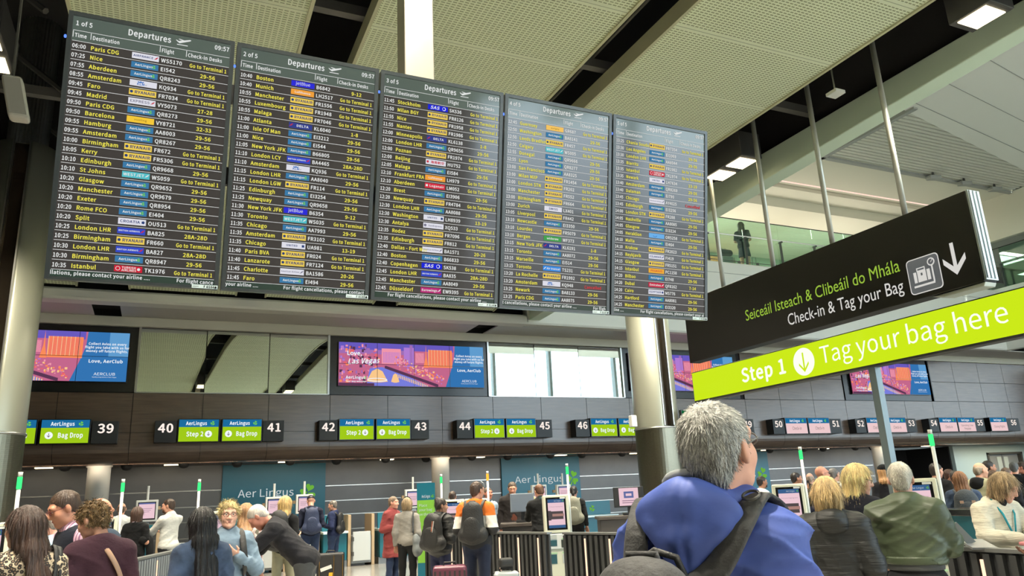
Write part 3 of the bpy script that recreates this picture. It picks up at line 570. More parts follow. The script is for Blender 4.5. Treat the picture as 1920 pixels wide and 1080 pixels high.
# ---- lime step 1 sign on posts
GX = 7.95
t = thing('lightbox_sign', 'lime green lightbox sign reading Step 1 Tag your bag here on a grey post', 'sign', (GX+.05, 6.6, 0))
f = MB(); f.box(GX, GX+.14, 2.6, 10.10, 2.885, 3.385); f.build('box', mat('sign_edge', (34, 36, 36), rough=.5), t, bevel=.006)
f = MB(); f.quad(V(GX-.004, 10.085, 2.915), V(GX-.004, 2.62, 2.915), V(GX-.004, 2.62, 3.37), V(GX-.004, 10.085, 3.37)); f.build('lit_face', EM('lime', (204, 234, 26), 1., .05), t)
f = MB(); WL = EM('lime_white', (250, 255, 238), 1.05)
def G(y, z, d=.008): return V(GX-d, y, z)
f.text('Step 1', G(8.92, 3.045), YA, ZA, .20, 0, bold=1, fit=.94); f.build('step_lettering', WL, t); f = MB(); f.disc(G(7.65, 3.14), YA*.19, ZA*.19, 32, 0); downarrow(f, G(7.65, 3.13, .012), YA, ZA, .27, 1, .10); f.build('arrow_disc', [WL, EM('lime', (204, 234, 26))], t); f = MB()
f.text('Tag your bag here', G(7.36, 3.06), YA, ZA, .225, 0, fit=2.56); f.build('tag_lettering', WL, t)
for y in (6.62,):
    f = MB(); f.box(GX+.03, GX+.13, y-.05, y+.05, 0, 2.89); f.build('post', mat('post_blue', (112, 126, 132), rough=.4, metal=.3), t, bevel=.004)
# ---- desk number signs with airline displays
M_nb = mat('number_box', (32, 35, 38), rough=.5)
NBW = EM('num_white', (250, 236, 226), 1.05); AL_B = EM('al_blue', (28, 108, 158)); AL_L = EM('al_lime', (160, 202, 26)); AL_P = EM('al_pink', (236, 202, 204)); AL_W = EM('al_white', (244, 250, 252)); AL_G = EM('al_green', (112, 206, 70)); AL_K = EM('al_grey', (110, 100, 100))
YS = 23.62
def numbox(n, x0, x1, near):
    t = thing('desk_number_sign', 'black box sign with lit white desk number %d on the check-in fascia' % n, 'sign', ((x0+x1)/2, YS+.15, 3.44), 0, 'desk number signs')
    f = MB(); f.box(x0, x1, YS, YS+.38, 3.44, 4.04); bx_ = f.build('box', M_nb, t, bevel=.006)
    f = MB(); f.text(str(n), V((x0+x1)/2+(.02 if near < 0 else -.0), YS-.004, 3.72), XA, ZA, .235, 0, 'c', bold=1, sx=1.05); f.build('number', NBW, bx_)
def display(x0, x1, kind, n):
    what = {'bag': 'lime bag drop display', 'step': 'lime step 2 display', 'chk': 'pink check-in display', 'odd': 'pink oversized baggage display', 'close': 'pink display with a closing flights notice'}[kind]
    t = thing('desk_display', '%s mounted beside desk number %d' % (what, n), 'display', ((x0+x1)/2, YS+.1, 3.44), 0, 'displays over the desks')
    f = MB(); f.box(x0, x1, YS-.02, YS+.36, 3.435, 4.09); cs_ = f.build('casing', M_black, t, bevel=.005)
    f = MB(); a, b = x0+.03, x1-.03; y = YS-.024; zs = 3.86
    def Q(a, b, z0, z1, mi, d=0.): f.quad(V(a, y-d, z0), V(b, y-d, z0), V(b, y-d, z1), V(a, y-d, z1), mi)
    Q(a, b, 3.455, zs, 1 if kind in ('bag', 'step') else 2); Q(a, b, zs, 4.07, 0); c = (a+b)/2; u = .006
    f.text('AerLingus', V(c-.07, y-u, 3.915), XA, ZA, .098, 3, 'c', bold=1, fit=.56); clover(f, V(c+.36, y-u, 3.965), XA, ZA, .13, 4)
    if kind == 'bag':
        f.text('Bag Drop', V(c+.13, y-u, 3.60), XA, ZA, .125, 3, 'c', bold=1, fit=.60); f.disc(V(c-.37, y-u, 3.66), XA*.095, ZA*.095, 20, 3); downarrow(f, V(c-.37, y-2*u, 3.66), XA, ZA, .11, 5, .14)
    elif kind == 'step':
        f.text('Step 2', V(c-.10, y-u, 3.60), XA, ZA, .125, 3, 'c', bold=1, fit=.46); f.disc(V(c+.26, y-u, 3.66), XA*.095, ZA*.095, 20, 3); downarrow(f, V(c+.26, y-2*u, 3.66), XA, ZA, .11, 5, .14)
    elif kind == 'chk': f.text('Check-in', V(c, y-u, 3.60), XA, ZA, .125, 5, 'c', fit=.50)
    elif kind == 'odd': f.text('Operating Crew', V(c, y-u, 3.68), XA, ZA, .085, 5, 'c'); f.text('Baggage', V(c, y-u, 3.54), XA, ZA, .085, 5, 'c')
    else: f.text('Closing Flights', V(c, y-u, 3.61), XA, ZA, .095, 5, 'c', fit=.8)
    f.build('screen', [AL_B, AL_L, AL_P, AL_W, AL_G, AL_K], cs_)
def grp(x0, w, n, kinds):
    k = w/3.5; a = x0
    numbox(n, a, a+.56*k, 1); display(a+.59*k, a+1.70*k, kinds[0], n); display(a+1.75*k, a+2.88*k, kinds[1], n+1); numbox(n+1, a+2.90*k, a+3.5*k, -1)
display(-4.10, -2.98, 'step', 38); display(-2.92, -1.74, 'bag', 39); numbox(39, -1.71, -1.08, -1)
grp(-.16, 3.5, 40, ('step', 'bag')); grp(4.38, 3.5, 42, ('step', 'bag')); grp(8.84, 3.52, 44, ('step', 'bag')); grp(13.30, 3.52, 46, ('bag', 'bag'))
grp(17.80, 3.56, 48, ('chk', 'chk')); grp(22.36, 3.74, 50, ('chk', 'chk')); grp(26.95, 3.74, 52, ('chk', 'chk')); grp(31.55, 3.8, 54, ('chk', 'odd'))
display(35.75, 37.0, 'close', 56); numbox(56, 37.05, 37.95, -1)
# ---- advertising screen walls: a lit night city panorama made of blocks, fountains and water
AD = {k: EM('ad_'+k, c) for k, c in dict(sky=(104, 90, 190), dusk=(160, 110, 180), pink=(240, 150, 170), orange=(250, 140, 90), red=(232, 100, 110), mauve=(176, 124, 210), water=(120, 126, 220), gold=(250, 200, 140), dark=(90, 56, 84), blue=(52, 116, 178), lblue=(96, 156, 206), white=(238, 244, 250), green=(120, 196, 90), shade=(196, 104, 140)).items()}
ADK = list(AD); ADI = {k: i for i, k in enumerate(ADK)}
M_ms = mat('media_surround', (26, 27, 28), rough=.25)
def adwall(x0, x1, label, seed):
    rng = random.Random(seed); z0, z1 = 5.165, 6.565; y = 23.9; t = thing('video_wall', label, 'video wall', ((x0+x1)/2, 24, 5.15), 0, 'advertising video walls')
    f = MB(); f.box(x0-.02, x1+.02, 23.92, 24.04, z0-.02, z1+.02); cb_ = f.build('cabinet', M_black, t)
    f = MB(); W = x1-x0; Hh = z1-z0
    def Q(a, b, c, d, k, e=0.): f.quad(V(x0+a*W, y-e, z0+c*Hh), V(x0+b*W, y-e, z0+c*Hh), V(x0+b*W, y-e, z0+d*Hh), V(x0+a*W, y-e, z0+d*Hh), ADI[k])
    Q(0, .80, 0, 1, 'shade'); Q(0, .78, .84, 1, 'sky', .002); Q(0, .5, .74, .84, 'dusk', .002)
    f.poly(V(x0, y-.003, z0), XA*W, ZA*Hh, [(.72, 0), (1, 0), (1, 1), (.79, 1), (.785, .7), (.76, .4)], ADI['blue']); Q(.9, 1, .5, 1, 'lblue', .0032); Q(.79, .9, .52, 1, 'blue', .0034)
    for i in range(150):                                     # far town lights at left
        a = rng.uniform(0, .26); b = rng.uniform(.05, .9); s = rng.uniform(.006, .02); Q(a, a+s, b, b+rng.uniform(.02, .08), rng.choice(['pink', 'dark', 'mauve', 'red', 'orange', 'dusk', 'dark', 'shade']), .004+i*1e-5)
    for a, b, c, d, k in ((.28, .41, .52, .88, 'pink'), (.29, .40, .55, .80, 'mauve'), (.43, .50, .46, .92, 'mauve'), (.47, .49, .5, .98, 'dusk'), (.50, .58, .5, .82, 'shade'), (.51, .57, .56, .80, 'pink'), (.60, .77, .46, .88, 'orange'), (.61, .76, .52, .86, 'red')): Q(a, b, c, d, k, .006)
    for i in range(24): a = .60+.0071*i; Q(a, a+.0034, .5, .89, 'orange' if i % 3 else 'gold', .008)
    for i in range(12): a = .285+.0105*i; Q(a, a+.004, .56, .86, 'pink', .008)
    f.poly(V(x0, y-.010, z0), XA*W, ZA*Hh, [(.565, .45), (.60, .45), (.588, .7), (.583, 1.0), (.579, .7)], ADI['orange'])          # lattice tower
    f.poly(V(x0, y-.009, z0), XA*W, ZA*Hh, [(.18, 0), (.60, 0), (.40, .34), (.28, .44), (.2, .4)], ADI['water'])
    for i in range(170):                                     # bright street, diagonal tree line
        u = rng.random(); a = .36+.34*u; b = .42-.40*u+rng.uniform(-.03, .26)*(1-.35*u)+.04; s = rng.uniform(.004, .014); Q(a, a+s, max(0, b), max(0, b)+rng.uniform(.015, .05), rng.choice(['pink', 'orange', 'gold', 'red', 'pink', 'shade', 'mauve']), .011+i*1e-5)
    for i in range(46): u = i/46; a = .30+.36*u; b = .44-.42*u; Q(a, a+.014, max(0, b-.035), max(.01, b+.03), 'dark', .014)
    for i in range(18): u = i/18; a = .38+.22*u; b = .26-.26*u; Q(a, a+.006, max(0, b-.06), max(.01, b+.02), 'gold', .015)
    for c, w, h in ((.25, .07, .30), (.37, .028, .2)):         # fountains
        f.poly(V(x0, y-.016, z0), XA*W, ZA*Hh, [(c-w, .10), (c-w*.3, .08), (c+w*.3, .08), (c+w, .10), (c+w*.5, .10+h*.8), (c, .10+h), (c-w*.5, .10+h*.8)], ADI['gold'])
    f.tube([V(x0+W*(.25+.065*math.cos(q)), y-.017, z0+Hh*(.14+.035*math.sin(q))) for q in np.linspace(0, 2*PI, 20)], .012, 4, ADI['white'])
    Q(0, .23, 0, .06, 'dark', .017)
    wi = ADI['white']; e = .02
    f.text('Love,', V(x0+.05*W, y-e, z0+.70*Hh), XA, ZA, .13, wi, bold=1); f.text('Las Vegas', V(x0+.055*W, y-e, z0+.49*Hh), XA+ZA*.06, ZA+XA*.22, .17, wi, bold=1, sx=.88)
    f.text('AerLingus', V(x0+.045*W, y-e, z0+.155*Hh), XA, ZA, .09, wi, bold=1); clover(f, V(x0+.17*W, y-e, z0+.185*Hh), XA, ZA, .11, ADI['green']); f.text('Your way welcome', V(x0+.045*W, y-e, z0+.08*Hh), XA, ZA, .05, wi, bold=1)
    for i, s in enumerate(('Collect Avios on every', 'flight you take with us for', 'money off future flights.')): f.text(s, V(x0+.892*W, y-e, z0+(.735-.073*i)*Hh), XA, ZA, .066, wi, 'c', bold=1, sx=.92)
    f.text('Love, AerClub', V(x0+.89*W, y-e, z0+.375*Hh), XA, ZA, .088, wi, 'c', bold=1); f.text('AERCLUB', V(x0+.89*W, y-e, z0+.12*Hh), XA, ZA, .078, wi, 'c', sx=1.15); f.text('loyalty programme of aer lingus', V(x0+.89*W, y-e, z0+.075*Hh), XA, ZA, .03, wi, 'c')
    f.build('picture', [AD[k] for k in ADK], cb_)
    f = MB()
    for i in range(1, 4): f.box(x0+W*i/4-.006, x0+W*i/4+.006, y-.024, y-.02, z0, z1)
    f.box(x0, x1, y-.024, y-.02, z0+Hh/2-.006, z0+Hh/2+.006); f.build('panel_joint', M_black, cb_)
adwall(-6.0, -1.0, 'advertising video wall at far left, partly behind the silver column', 3)
adwall(5.0, 9.98, 'advertising video wall between the two glazed openings, fully visible', 4)
adwall(15.95, 20.93, 'advertising video wall passing behind the central column and the black sign', 5)
adwall(27.42, 32.41, 'advertising video wall at right under the lime sign', 6)
f = MB()
for a, b in ((-6.4, -.77), (4.75, 10.16), (15.69, 21.2), (27.0, 32.7)):
    f.box(a, b, 24.0, 24.07, 4.885, 6.77)
    if a > 20: f.box(a, a+.06, 23.96, 24.0, 4.885, 6.77); f.box(b-.06, b, 23.96, 24.0, 4.885, 6.77)
struct(f.build('trim_8', mat('media_surround', (26, 27, 28), rough=.25)))
# ================================================================== FITTINGS AND FURNITURE
M_teal = mat('teal_front', (20, 96, 112), rough=.35); M_kiosk = mat('kiosk_cream', (222, 220, 196), rough=.45); M_kw = mat('housing_white', (226, 226, 220), rough=.4)
M_alu = mat('alu_grey', (140, 142, 142), rough=.38, metal=.6); M_orgl = mat('oak_edge', (176, 152, 120), rough=.5)
PINK = EM('pink_scr', (236, 200, 210)); PINKB = EM('pink_blue', (100, 110, 160)); PTX = EM('pink_text', (150, 120, 140))
# ---- ceiling lights in the slots
def ceil_light(x, y, label, n=2):
    t = thing('ceiling_light', label, 'light', (x, y, 7.75), 0, 'slot lights'); L = .62*n
    f = MB(); f.box(x-.26, x+.26, y-L/2, y+L/2, 7.77, 8.3); f.build('housing', mat('fixture_dark', (44, 44, 44), rough=.5), t, bevel=.01)
    for i in range(n):
        yy = y-L/2+.62*(i+.5); f = MB(); f.box(x-.21, x+.21, yy-.21, yy+.21, 7.755, 7.775); f.build('lamp_face', M_lamp, t)
ceil_light(10.22, 11.0, 'twin square ceiling light beside the right edge of the departures board')
ceil_light(10.15, 5.6, 'square ceiling light at the top right corner, next to the long beam', 1)
ceil_light(-2.55, 11.2, 'square ceiling light at far left, in the dark slot beside the board', 2)
for i, (x, y) in enumerate([(1.75, 2), (1.75, -2.5), (6.05, 1), (6.05, -4), (10.2, -2), (1.75, 6.2), (6.05, 5)]):
    ceil_light(x, y, 'slot light above the viewer, mirrored in the glazed opening')
# ---- loudspeaker, sensor, spots
p = atY(30, 186, 9.0); t = thing('loudspeaker', 'white column loudspeaker hanging in the dark ceiling slot at far left', 'loudspeaker', tuple(p))
f = MB(); c = math.cos(.5); s = math.sin(.5); f.obox(p, V(.10, .0, 0), V(0, .09, 0), V(-.06, 0, .25)); f.build('cabinet', mat('speaker_white', (186, 184, 176), rough=.5), t, bevel=.04, seg=3)
f = MB(); f.tube([p+V(-.06, 0, .24), p+V(-.1, 0, 2.2)], .015, 6); f.build('hanger', M_steel, t)
f = MB(); f.obox(p+V(0, -.092, 0), V(.08, 0, 0), V(0, .004, 0), V(-.052, 0, .21)); f.build('grille', mat('grille', (150, 148, 142), rough=.7), t)
t = thing('ceiling_sensor', 'small white square sensor on a thin drop rod beside the beam', 'sensor', (9.85, 7.94, 7.75))
f = MB(); f.box(9.74, 9.96, 7.83, 8.05, 7.74, 7.80); f.build('head', M_white, t, bevel=.01); f = MB(); f.tube([V(9.85, 7.94, 7.8), V(9.85, 7.94, 8.6)], .014, 6); f.build('rod', M_metal, t)
for px, nm in ((1750, 'left of the three under the louvred ceiling'), (1808, 'middle of the three under the louvred ceiling'), (1865, 'right of the three under the louvred ceiling')):
    q = atZ(px, 330+(px-1750)*.19, 13.85); t = thing('spotlight', 'white ceiling spotlight, '+nm, 'spotlight', tuple(q), 0, 'spotlights at the louvre edge')
    f = MB(); f.obox(q+V(0, 0, -.08), V(.36, 0, .05), V(0, .13, 0), V(-.01, 0, .09)); f.build('head', M_greyw, t, bevel=.03); f = MB(); f.tube([q, q+V(0, 0, .2)], .05, 8); f.build('stem', M_steel, t)
    f = MB(); f.obox(q+V(-.33, 0, -.13), V(.03, 0, 0), V(0, .11, 0), V(0, 0, .07)); f.build('lens', M_metal, t)
# ---- emergency exit sign and call box on the middle column
t = thing('exit_sign', 'green running man emergency exit sign fixed to the middle column', 'sign', (12.0, 15.36, 3.05))
f = MB(); f.box(11.60, 12.35, 15.30, 15.40, 3.05, 3.40); f.build('box', M_black, t, bevel=.008)
EG = EM('exit_green', (10, 92, 48)); EWH = EM('exit_white', (226, 246, 214))
f = MB(); f.quad(V(11.62, 15.298, 3.07), V(12.33, 15.298, 3.07), V(12.33, 15.298, 3.38), V(11.62, 15.298, 3.38), 0); o = V(11.78, 15.295, 3.22)
f.disc(o+V(.02, 0, .09), XA*.026, ZA*.026, 10, 1)
for a in ([(-.02, .06), (.03, .06), (.015, -.03), (-.03, -.03)], [(.015, .05), (.08, .03), (.08, .01), (.02, .025)], [(-.02, .055), (-.07, .01), (-.055, 0), (-.02, .03)], [(-.03, -.03), (.0, -.03), (-.03, -.08), (-.09, -.085), (-.09, -.065), (-.045, -.06)], [(-.005, -.03), (.02, -.03), (.045, -.07), (.03, -.13), (.01, -.125), (.02, -.075)]):
    a = a if sum(a[i][0]*a[(i+1) % len(a)][1]-a[(i+1) % len(a)][0]*a[i][1] for i in range(len(a))) > 0 else a[::-1]
    f.poly(o, XA, ZA, a, 1)
f.poly(o, XA, ZA, [(.14, -.02), (.26, -.02), (.26, -.06), (.34, .0), (.26, .06), (.26, .02), (.14, .02)], 1); f.build('pictogram', [EG, EWH], t)
q = atY(1186, 790, 15.9); f = MB(); f.box(q[0]-.08, q[0]+.07, 15.8, 15.95, q[2]-.14, q[2]+.14); tag(f.build('call_box', M_kw, bevel=.015), 'small white box fixed to the left side of the middle column', 'box')
# ---- lights and domes of the recess over the desks
LB = glow('bar_led', (255, 206, 140), 2.6)
for i in range(19):
    x = 2.7+i*1.95; f = MB(); f.box(x, x+1.55, 24.62, 24.70, 2.93, 2.955); tag(f.build('light_bar', LB), 'warm linear light bar under the fascia edge', 'light', 'light bars under the fascia')
for i in range(12):
    x = -3.0+i*3.38; f = MB(); f.box(x-.22, x+.22, 25.9, 26.1, 2.935, 2.96); tag(f.build('downlight', M_lamp), 'small square downlight set in the recess soffit above the desks', 'light', 'recess downlights')
for i in range(22):
    x = -2.4+i*1.55; f = MB(); f.lathe((x, 25.3+.4*(i % 2), 2.80), [(.02, 0), (.10, .02), (.15, .08), (.17, .16)], 14); tag(f.build('dome', M_blackm, smooth=True), 'black dome fitting hanging from the recess soffit', 'ceiling fitting', 'domes under the recess')
# ---- teal airline panels on the back wall
TP = mat('teal_back', (14, 100, 122), rough=.4); LWH = EM('logo_white', (196, 206, 206)); LGR = EM('logo_green', (110, 176, 62))
for x0, x1, nm, txt, fr in ((1.92, 5.24, 'on the back wall at left', (2.42, 4.20, 1.90), (4.66, 1.99)), (11.82, 15.2, 'on the back wall behind the service desk', (12.36, 14.45, 2.0), (14.86, 2.12)), (21.6, 24.9, 'on the wall right of the middle column', (22.2, 24.1, 1.86), (24.48, 1.98))):
    t = thing('logo_panel', 'teal panel with white lettering and green clover '+nm, 'panel', ((x0+x1)/2, 26.95, 0)); f = MB()
    pts = [(x0, .4), (x1, .4), (x1, 2.94), (x0, 2.94)]; f.prism([(x, 26.92, z) for x, z in pts], (0, .055, 0)); f.build('board', TP, t, bevel=.01)
    f = MB(); a, b, z = txt; f.text('Aer Lingus', V(a, 26.912, z), XA, ZA, .24, 0, fit=b-a); f.build('lettering', LWH, t); f = MB(); clover(f, V(fr[0], 26.912, fr[1]), XA, ZA, .58, 0); f.build('clover_emblem', LGR, t)
# ---- check-in desks and bag units
def desk(x0, x1, label):
    t = thing('checkin_desk', label, 'desk', ((x0+x1)/2, 20.9, 0), 0, 'teal check-in desks')
    f = MB(); f.box(x0, x1, 20.45, 21.15, .16, .82); f.build('front_panel', M_teal, t, bevel=.01)
    f = MB(); f.box(x0-.02, x1+.02, 20.5, 21.1, 0, .16); f.build('plinth', M_alu, t)
    f = MB(); f.box(x0-.02, x1+.02, 20.35, 21.2, .82, .88); f.build('ledge', mat('ledge_white', (214, 232, 236), rough=.3), t, bevel=.01)
    f = MB(); f.box(x0+.02, x1-.02, 20.75, 20.82, .88, 1.28); sp_ = f.build('screen_panel', M_teal, t, bevel=.008)
    f = MB(); clover(f, V((x0+x1)/2, 20.744, 1.07), XA, ZA, .20, 0); f.build('clover_emblem', LGR, sp_)
def bagbay(x0, x1, label, warn=False):
    t = thing('baggage_bay', label, 'baggage unit', ((x0+x1)/2, 20.9, 0), 0, 'baggage bays'); f = MB(); f.box(x0, x1, 20.5, 21.25, .06, .74); f.build('belt_bed', M_alu, t, bevel=.01)
    f = MB(); f.box(x0+.03, x1-.03, 20.44, 20.5, .12, .84); f.build('gate_panel', mat('gate_white', (206, 210, 208), rough=.25, metal=.2), t, bevel=.008)
    f = MB()
    for z in (.3, .66): f.box(x0+.0, x0+.05, 20.41, 20.45, z-.05, z+.05)
    f.build('hinge', M_steel, t); f = MB(); f.box(x0-.09, x0-.01, 20.5, 21.25, 0, 1.27); f.box(x1+.01, x1+.09, 20.5, 21.25, 0, 1.27); f.build('side_panel', M_orgl, t, bevel=.006)
    if warn:
        f = MB(); c = V((x0+x1)/2, 20.436, .62); f.poly(c, XA, ZA, [(-.13, -.1), (.13, -.1), (0, .13)], 0); f.poly(c-V(0, .003, 0), XA, ZA, [(-.09, -.078), (.09, -.078), (0, .085)], 1); f.box(c[0]-.014, c[0]+.014, 20.430, 20.432, .56, .66, 0); f.build('warning_sticker', [M_black, mat('warn_yellow', (222, 190, 40), rough=.5)], t)
for x0, x1, l in ((-5.6, -4.5, 'behind the leopard print woman'), (-3.4, -2.3, 'left of the round white column'), (-.9, .0, 'behind the brown haired woman at left'), (1.1, 2.3, 'with clover emblem beside the man in white'), (3.95, 4.55, 'behind the man in the navy jacket'), (5.42, 6.4, 'behind the man in the long red coat'), (7.7, 8.8, 'left of the middle slatted barrier, behind the bun haired woman'), (9.4, 10.4, 'behind the man in the orange hooded top'), (11.4, 12.72, 'with clover emblem right of the cream kiosk'), (13.4, 14.6, 'behind the pink service monitor'), (16, 17.2, 'hidden behind the grey haired man'), (18.6, 19.8, 'behind the man in the white tee shirt'), (21, 22.2, 'behind the queue at right')):
    desk(x0, x1, 'teal check-in desk '+l)
for x0, x1, l, wn in ((-4.3, -3.6, 'far left behind the glasses man', 0), (-2.1, -1.2, 'behind the bald man with a shoulder strap', 0), (.16, .9, 'beside the man in white', 0), (2.45, 2.98, 'behind the women at the bag drop screens', 0), (3.2, 3.78, 'with yellow warning triangle near the navy jacket man', 1), (4.68, 5.2, 'bare white gate left of the red coat', 0), (6.6, 7.5, 'behind the woman in the grey cardigan', 0), (10.55, 11.2, 'behind the cream kiosk', 0), (14.8, 15.8, 'behind the grey haired man', 0)):
    bagbay(x0, x1, 'metal baggage bay with white gate '+l, wn)
# ---- bag drop terminals with pink screens
def terminal(px, py, Y, label, h=.42, wd=.44, pole=True):
    c = atY(px, py, Y); x, z = c[0], c[2]; t = thing('bag_drop_terminal', label, 'terminal', (x, Y+.1, 0), 0, 'bag drop terminals')
    f = MB(); f.box(x-wd/2, x+wd/2, Y, Y+.12, z-h/2, z+h/2); f.build('housing', M_kw, t, bevel=.015)
    f = MB(); f.box(x-wd/2+.05, x+wd/2-.05, Y-.006, Y, z-h/2+.05, z+h/2-.05); f.build('bezel', M_black, t)
    f = MB(); a, b, lo, hi = x-wd/2+.07, x+wd/2-.07, z-h/2+.08, z+h/2-.07; f.quad(V(a, Y-.01, lo), V(b, Y-.01, lo), V(b, Y-.01, hi), V(a, Y-.01, hi), 0); f.quad(V(a, Y-.012, hi-.03), V(b, Y-.012, hi-.03), V(b, Y-.012, hi), V(a, Y-.012, hi), 1)
    for i in range(3): f.box(a+.04, b-.06-.03*i, Y-.014, Y-.012, z+.05-.04*i, z+.06-.04*i, 2)
    f.build('screen', [PINK, PINKB, PTX], t); f = MB(); f.box(x-.07, x+.07, Y+.03, Y+.15, 0, z-h/2); f.build('pillar', M_alu, t, bevel=.01)
    f = MB(); f.box(x-wd/2-.06, x+wd/2+.06, Y+.12, Y+.2, z+.02, z+.10); f.build('cross_rail', M_orgl, t)
    if pole: f = MB(); f.tube([V(x, Y+.08, z+h/2), V(x, Y+.08, z+h/2+.34)], .03, 8); f.build('mast', M_kw, t)
terminal(275, 958, 21.4, 'pink bag drop screen between the brown haired woman and the man in white', .52, .5)
terminal(514, 950, 21.4, 'pink bag drop screen beside the blonde woman with a black backpack', .5, .44)
terminal(571, 945, 21.4, 'pink bag drop screen in front of the man with the navy backpack', .5, .44)
terminal(776, 935, 21.4, 'pink bag drop screen right of the teal and green totem', .52, .5); terminal(1012, 925, 21.4, 'bag drop screen behind the service desk, left one', .5, .5); terminal(1058, 924, 21.4, 'bag drop screen behind the service desk, right one', .5, .5)
# ---- totem
q = atD(799, 940, 16.0); t = thing('totem', 'teal and lime airline totem asking to place your bag', 'totem', (q[0], q[1], 0)); X_ = cam_r*V(1, 1, 0); X_ /= np.linalg.norm(X_); YF = np.cross(ZA, X_)
def tp(a, z, d=0.): return V(q[0], q[1], 0)+X_*a+ZA*z-YF*d
f = MB(); f.obox(tp(0, .95), X_*.19, YF*.03, ZA*.95); f.build('panel', TP, t); f = MB(); f.quad(tp(-.185, .3, .033), tp(.185, .3, .033), tp(.185, 1.55, .033), tp(-.185, 1.55, .033), 0); f.build('lime_face', mat('totem_lime', (118, 176, 60), rough=.5), t)
f = MB(); f.text('AerLingus', tp(-.09, 1.60, .036), X_, ZA, .055, 0, bold=1, fit=.18); f.build('lettering', LWH, t); f = MB(); clover(f, tp(.14, 1.625, .036), X_, ZA, .07, 0); f.build('clover_emblem', LGR, t); f = MB()
for i, s in enumerate(('Place', 'your bag', 'on the belt')): f.text(s, tp(-.15, 1.42-.09*i, .036), X_, ZA, .05, 0)
f.build('lettering', LWH, t)
# ---- self service kiosk with beacon mast
GB, AB = glow('beacon_green', (60, 230, 120), 1.6), glow('beacon_amber', (255, 176, 60), 1.6)
def kiosk(px, zc, label, yawoff=0., amber=False, ms=1):
    c = atD(px, 960, zc); az = math.atan2(c[0], c[1]); t = thing('self_service_kiosk', label, 'kiosk', (c[0], c[1], 0), -az+yawoff, 'self service kiosks')   # local -Y faces the viewer
    def B(name, boxes, m, bv=.008):
        f = MB()
        for b in boxes: f.box(*b)
        return f.build(name, m, t, bevel=bv, local=True)
    B('pedestal', [(-.21, .21, -.16, -.13, .02, .86)], M_kiosk); B('side_shell', [(-.20, .23, -.13, .26, 0, .90)], M_alu)
    ped = B('printer_head', [(-.21, .21, -.18, -.13, .70, .93)], M_kw)
    SLM = [mat('slot_teal', (36, 78, 88), rough=.4), mat('slot_black', (40, 46, 40), rough=.4), glow('slot_lime', (190, 226, 170), .9), mat('slot_grey', (190, 194, 188), rough=.5)]
    for a, b, lo, hi, mi in ((-.17, -.03, .75, .84, 0), (-.17, -.03, .86, .92, 3), (.04, .18, .72, .84, 1), (.05, .17, .845, .865, 2), (-.14, -.04, .48, .62, 0), (-.14, -.03, .63, .65, 2), (.05, .16, .48, .62, 3), (.05, .16, .63, .65, 2)):
        f = MB(); f.box(a, b, -.186 if lo > .7 else -.166, -.178 if lo > .7 else -.158, lo, hi); f.build(('reader', 'printer_slot', 'guide_light', 'notice')[mi], SLM[mi], ped, local=True)
    tl = .10; ca, sa = math.cos(tl), math.sin(tl); o = V(0, -.12, .94)
    def H(a, y, z): return o+V(a, y*ca+z*sa, z*ca-y*sa)      # housing leans back slightly
    f = MB(); f.add([H(a, y, z) for z in (0, .60) for y in (-.0, .16) for a in (-.21, .21)], [(0, 2, 3, 1), (4, 5, 7, 6), (0, 1, 5, 4), (2, 6, 7, 3), (0, 4, 6, 2), (1, 3, 7, 5)]); hs = f.build('housing', M_kiosk, t, bevel=.015, local=True)
    def Qd(f, a, b, z0, z1, d, mi): f.quad(H(a, -d, z0), H(b, -d, z0), H(b, -d, z1), H(a, -d, z1), mi)
    f = MB(); Qd(f, -.165, .165, .05, .56, .003, 0); Qd(f, .07, .155, .535, .557, .005, 1); bz = f.build('bezel', [M_black, M_kw], hs, local=True)
    f = MB(); Qd(f, -.135, .135, .08, .53, .006, 0); Qd(f, -.135, .135, .475, .53, .008, 1); Qd(f, -.135, .135, .08, .125, .008, 1); Qd(f, -.11, .11, .215, .34, .008, 2); Qd(f, -.07, .12, .26, .30, .010, 3); Qd(f, -.135, -.09, .20, .35, .009, 2)
    f.text('Aer Lingus', H(-.03, -.010, .493), XA, V(0, sa, ca), .020, 4, fit=.11); clover(f, H(.115, -.010, .502), XA, V(0, sa, ca), .03, 5); f.text('Print your bag tag here', H(0, -.010, .405), XA, V(0, sa, ca), .014, 6, 'c', fit=.22)
    f.build('screen', [PINK, EM('ks_blue', (60, 96, 140)), EM('ks_dark', (84, 76, 76)), EM('ks_tan', (170, 130, 120)), LWH, LGR, PTX], bz, local=True)
    f = MB(); f.tube([V(ms*.235, .02, .7), V(ms*.235, .02, 1.86)], .019, 10); f.build('mast', M_kw, t, smooth=True, local=True)
    f = MB(); f.tube([V(ms*.235, .02, 1.86), V(ms*.235, .02, 1.98)], .024, 10); f.build('beacon', AB if amber else GB, t, smooth=True, local=True)
    f = MB(); f.tube([V(ms*.235, .02, 1.98), V(ms*.235, .02, 2.03)], .022, 10); f.build('beacon_cap', M_kw, t, smooth=True, local=True)
    return t
kiosk(1042, 12.4, 'cream self service kiosk with lit screen in front of the middle slatted barrier', .12)
kiosk(1483, 10.4, 'cream self service kiosk right of the grey haired man in blue', .05)
kiosk(1724, 7.9, 'cream self service kiosk mostly hidden behind the man in the green jacket', 0)
kiosk(-22, 7.6, 'self service kiosk cut by the left edge of the picture', .0); kiosk(190, 10.3, 'kiosk hidden behind the bald man with the shoulder strap, only its mast showing', 0)
kiosk(401, 11.8, 'kiosk behind the long black haired woman, its mast above her head', 0, False, -1); kiosk(851, 14.8, 'kiosk behind the bun haired woman, green beacon before the round column', 0, False, -1); kiosk(893, 14.2, 'kiosk behind the orange hooded man, its beacon lit amber', 0, True)
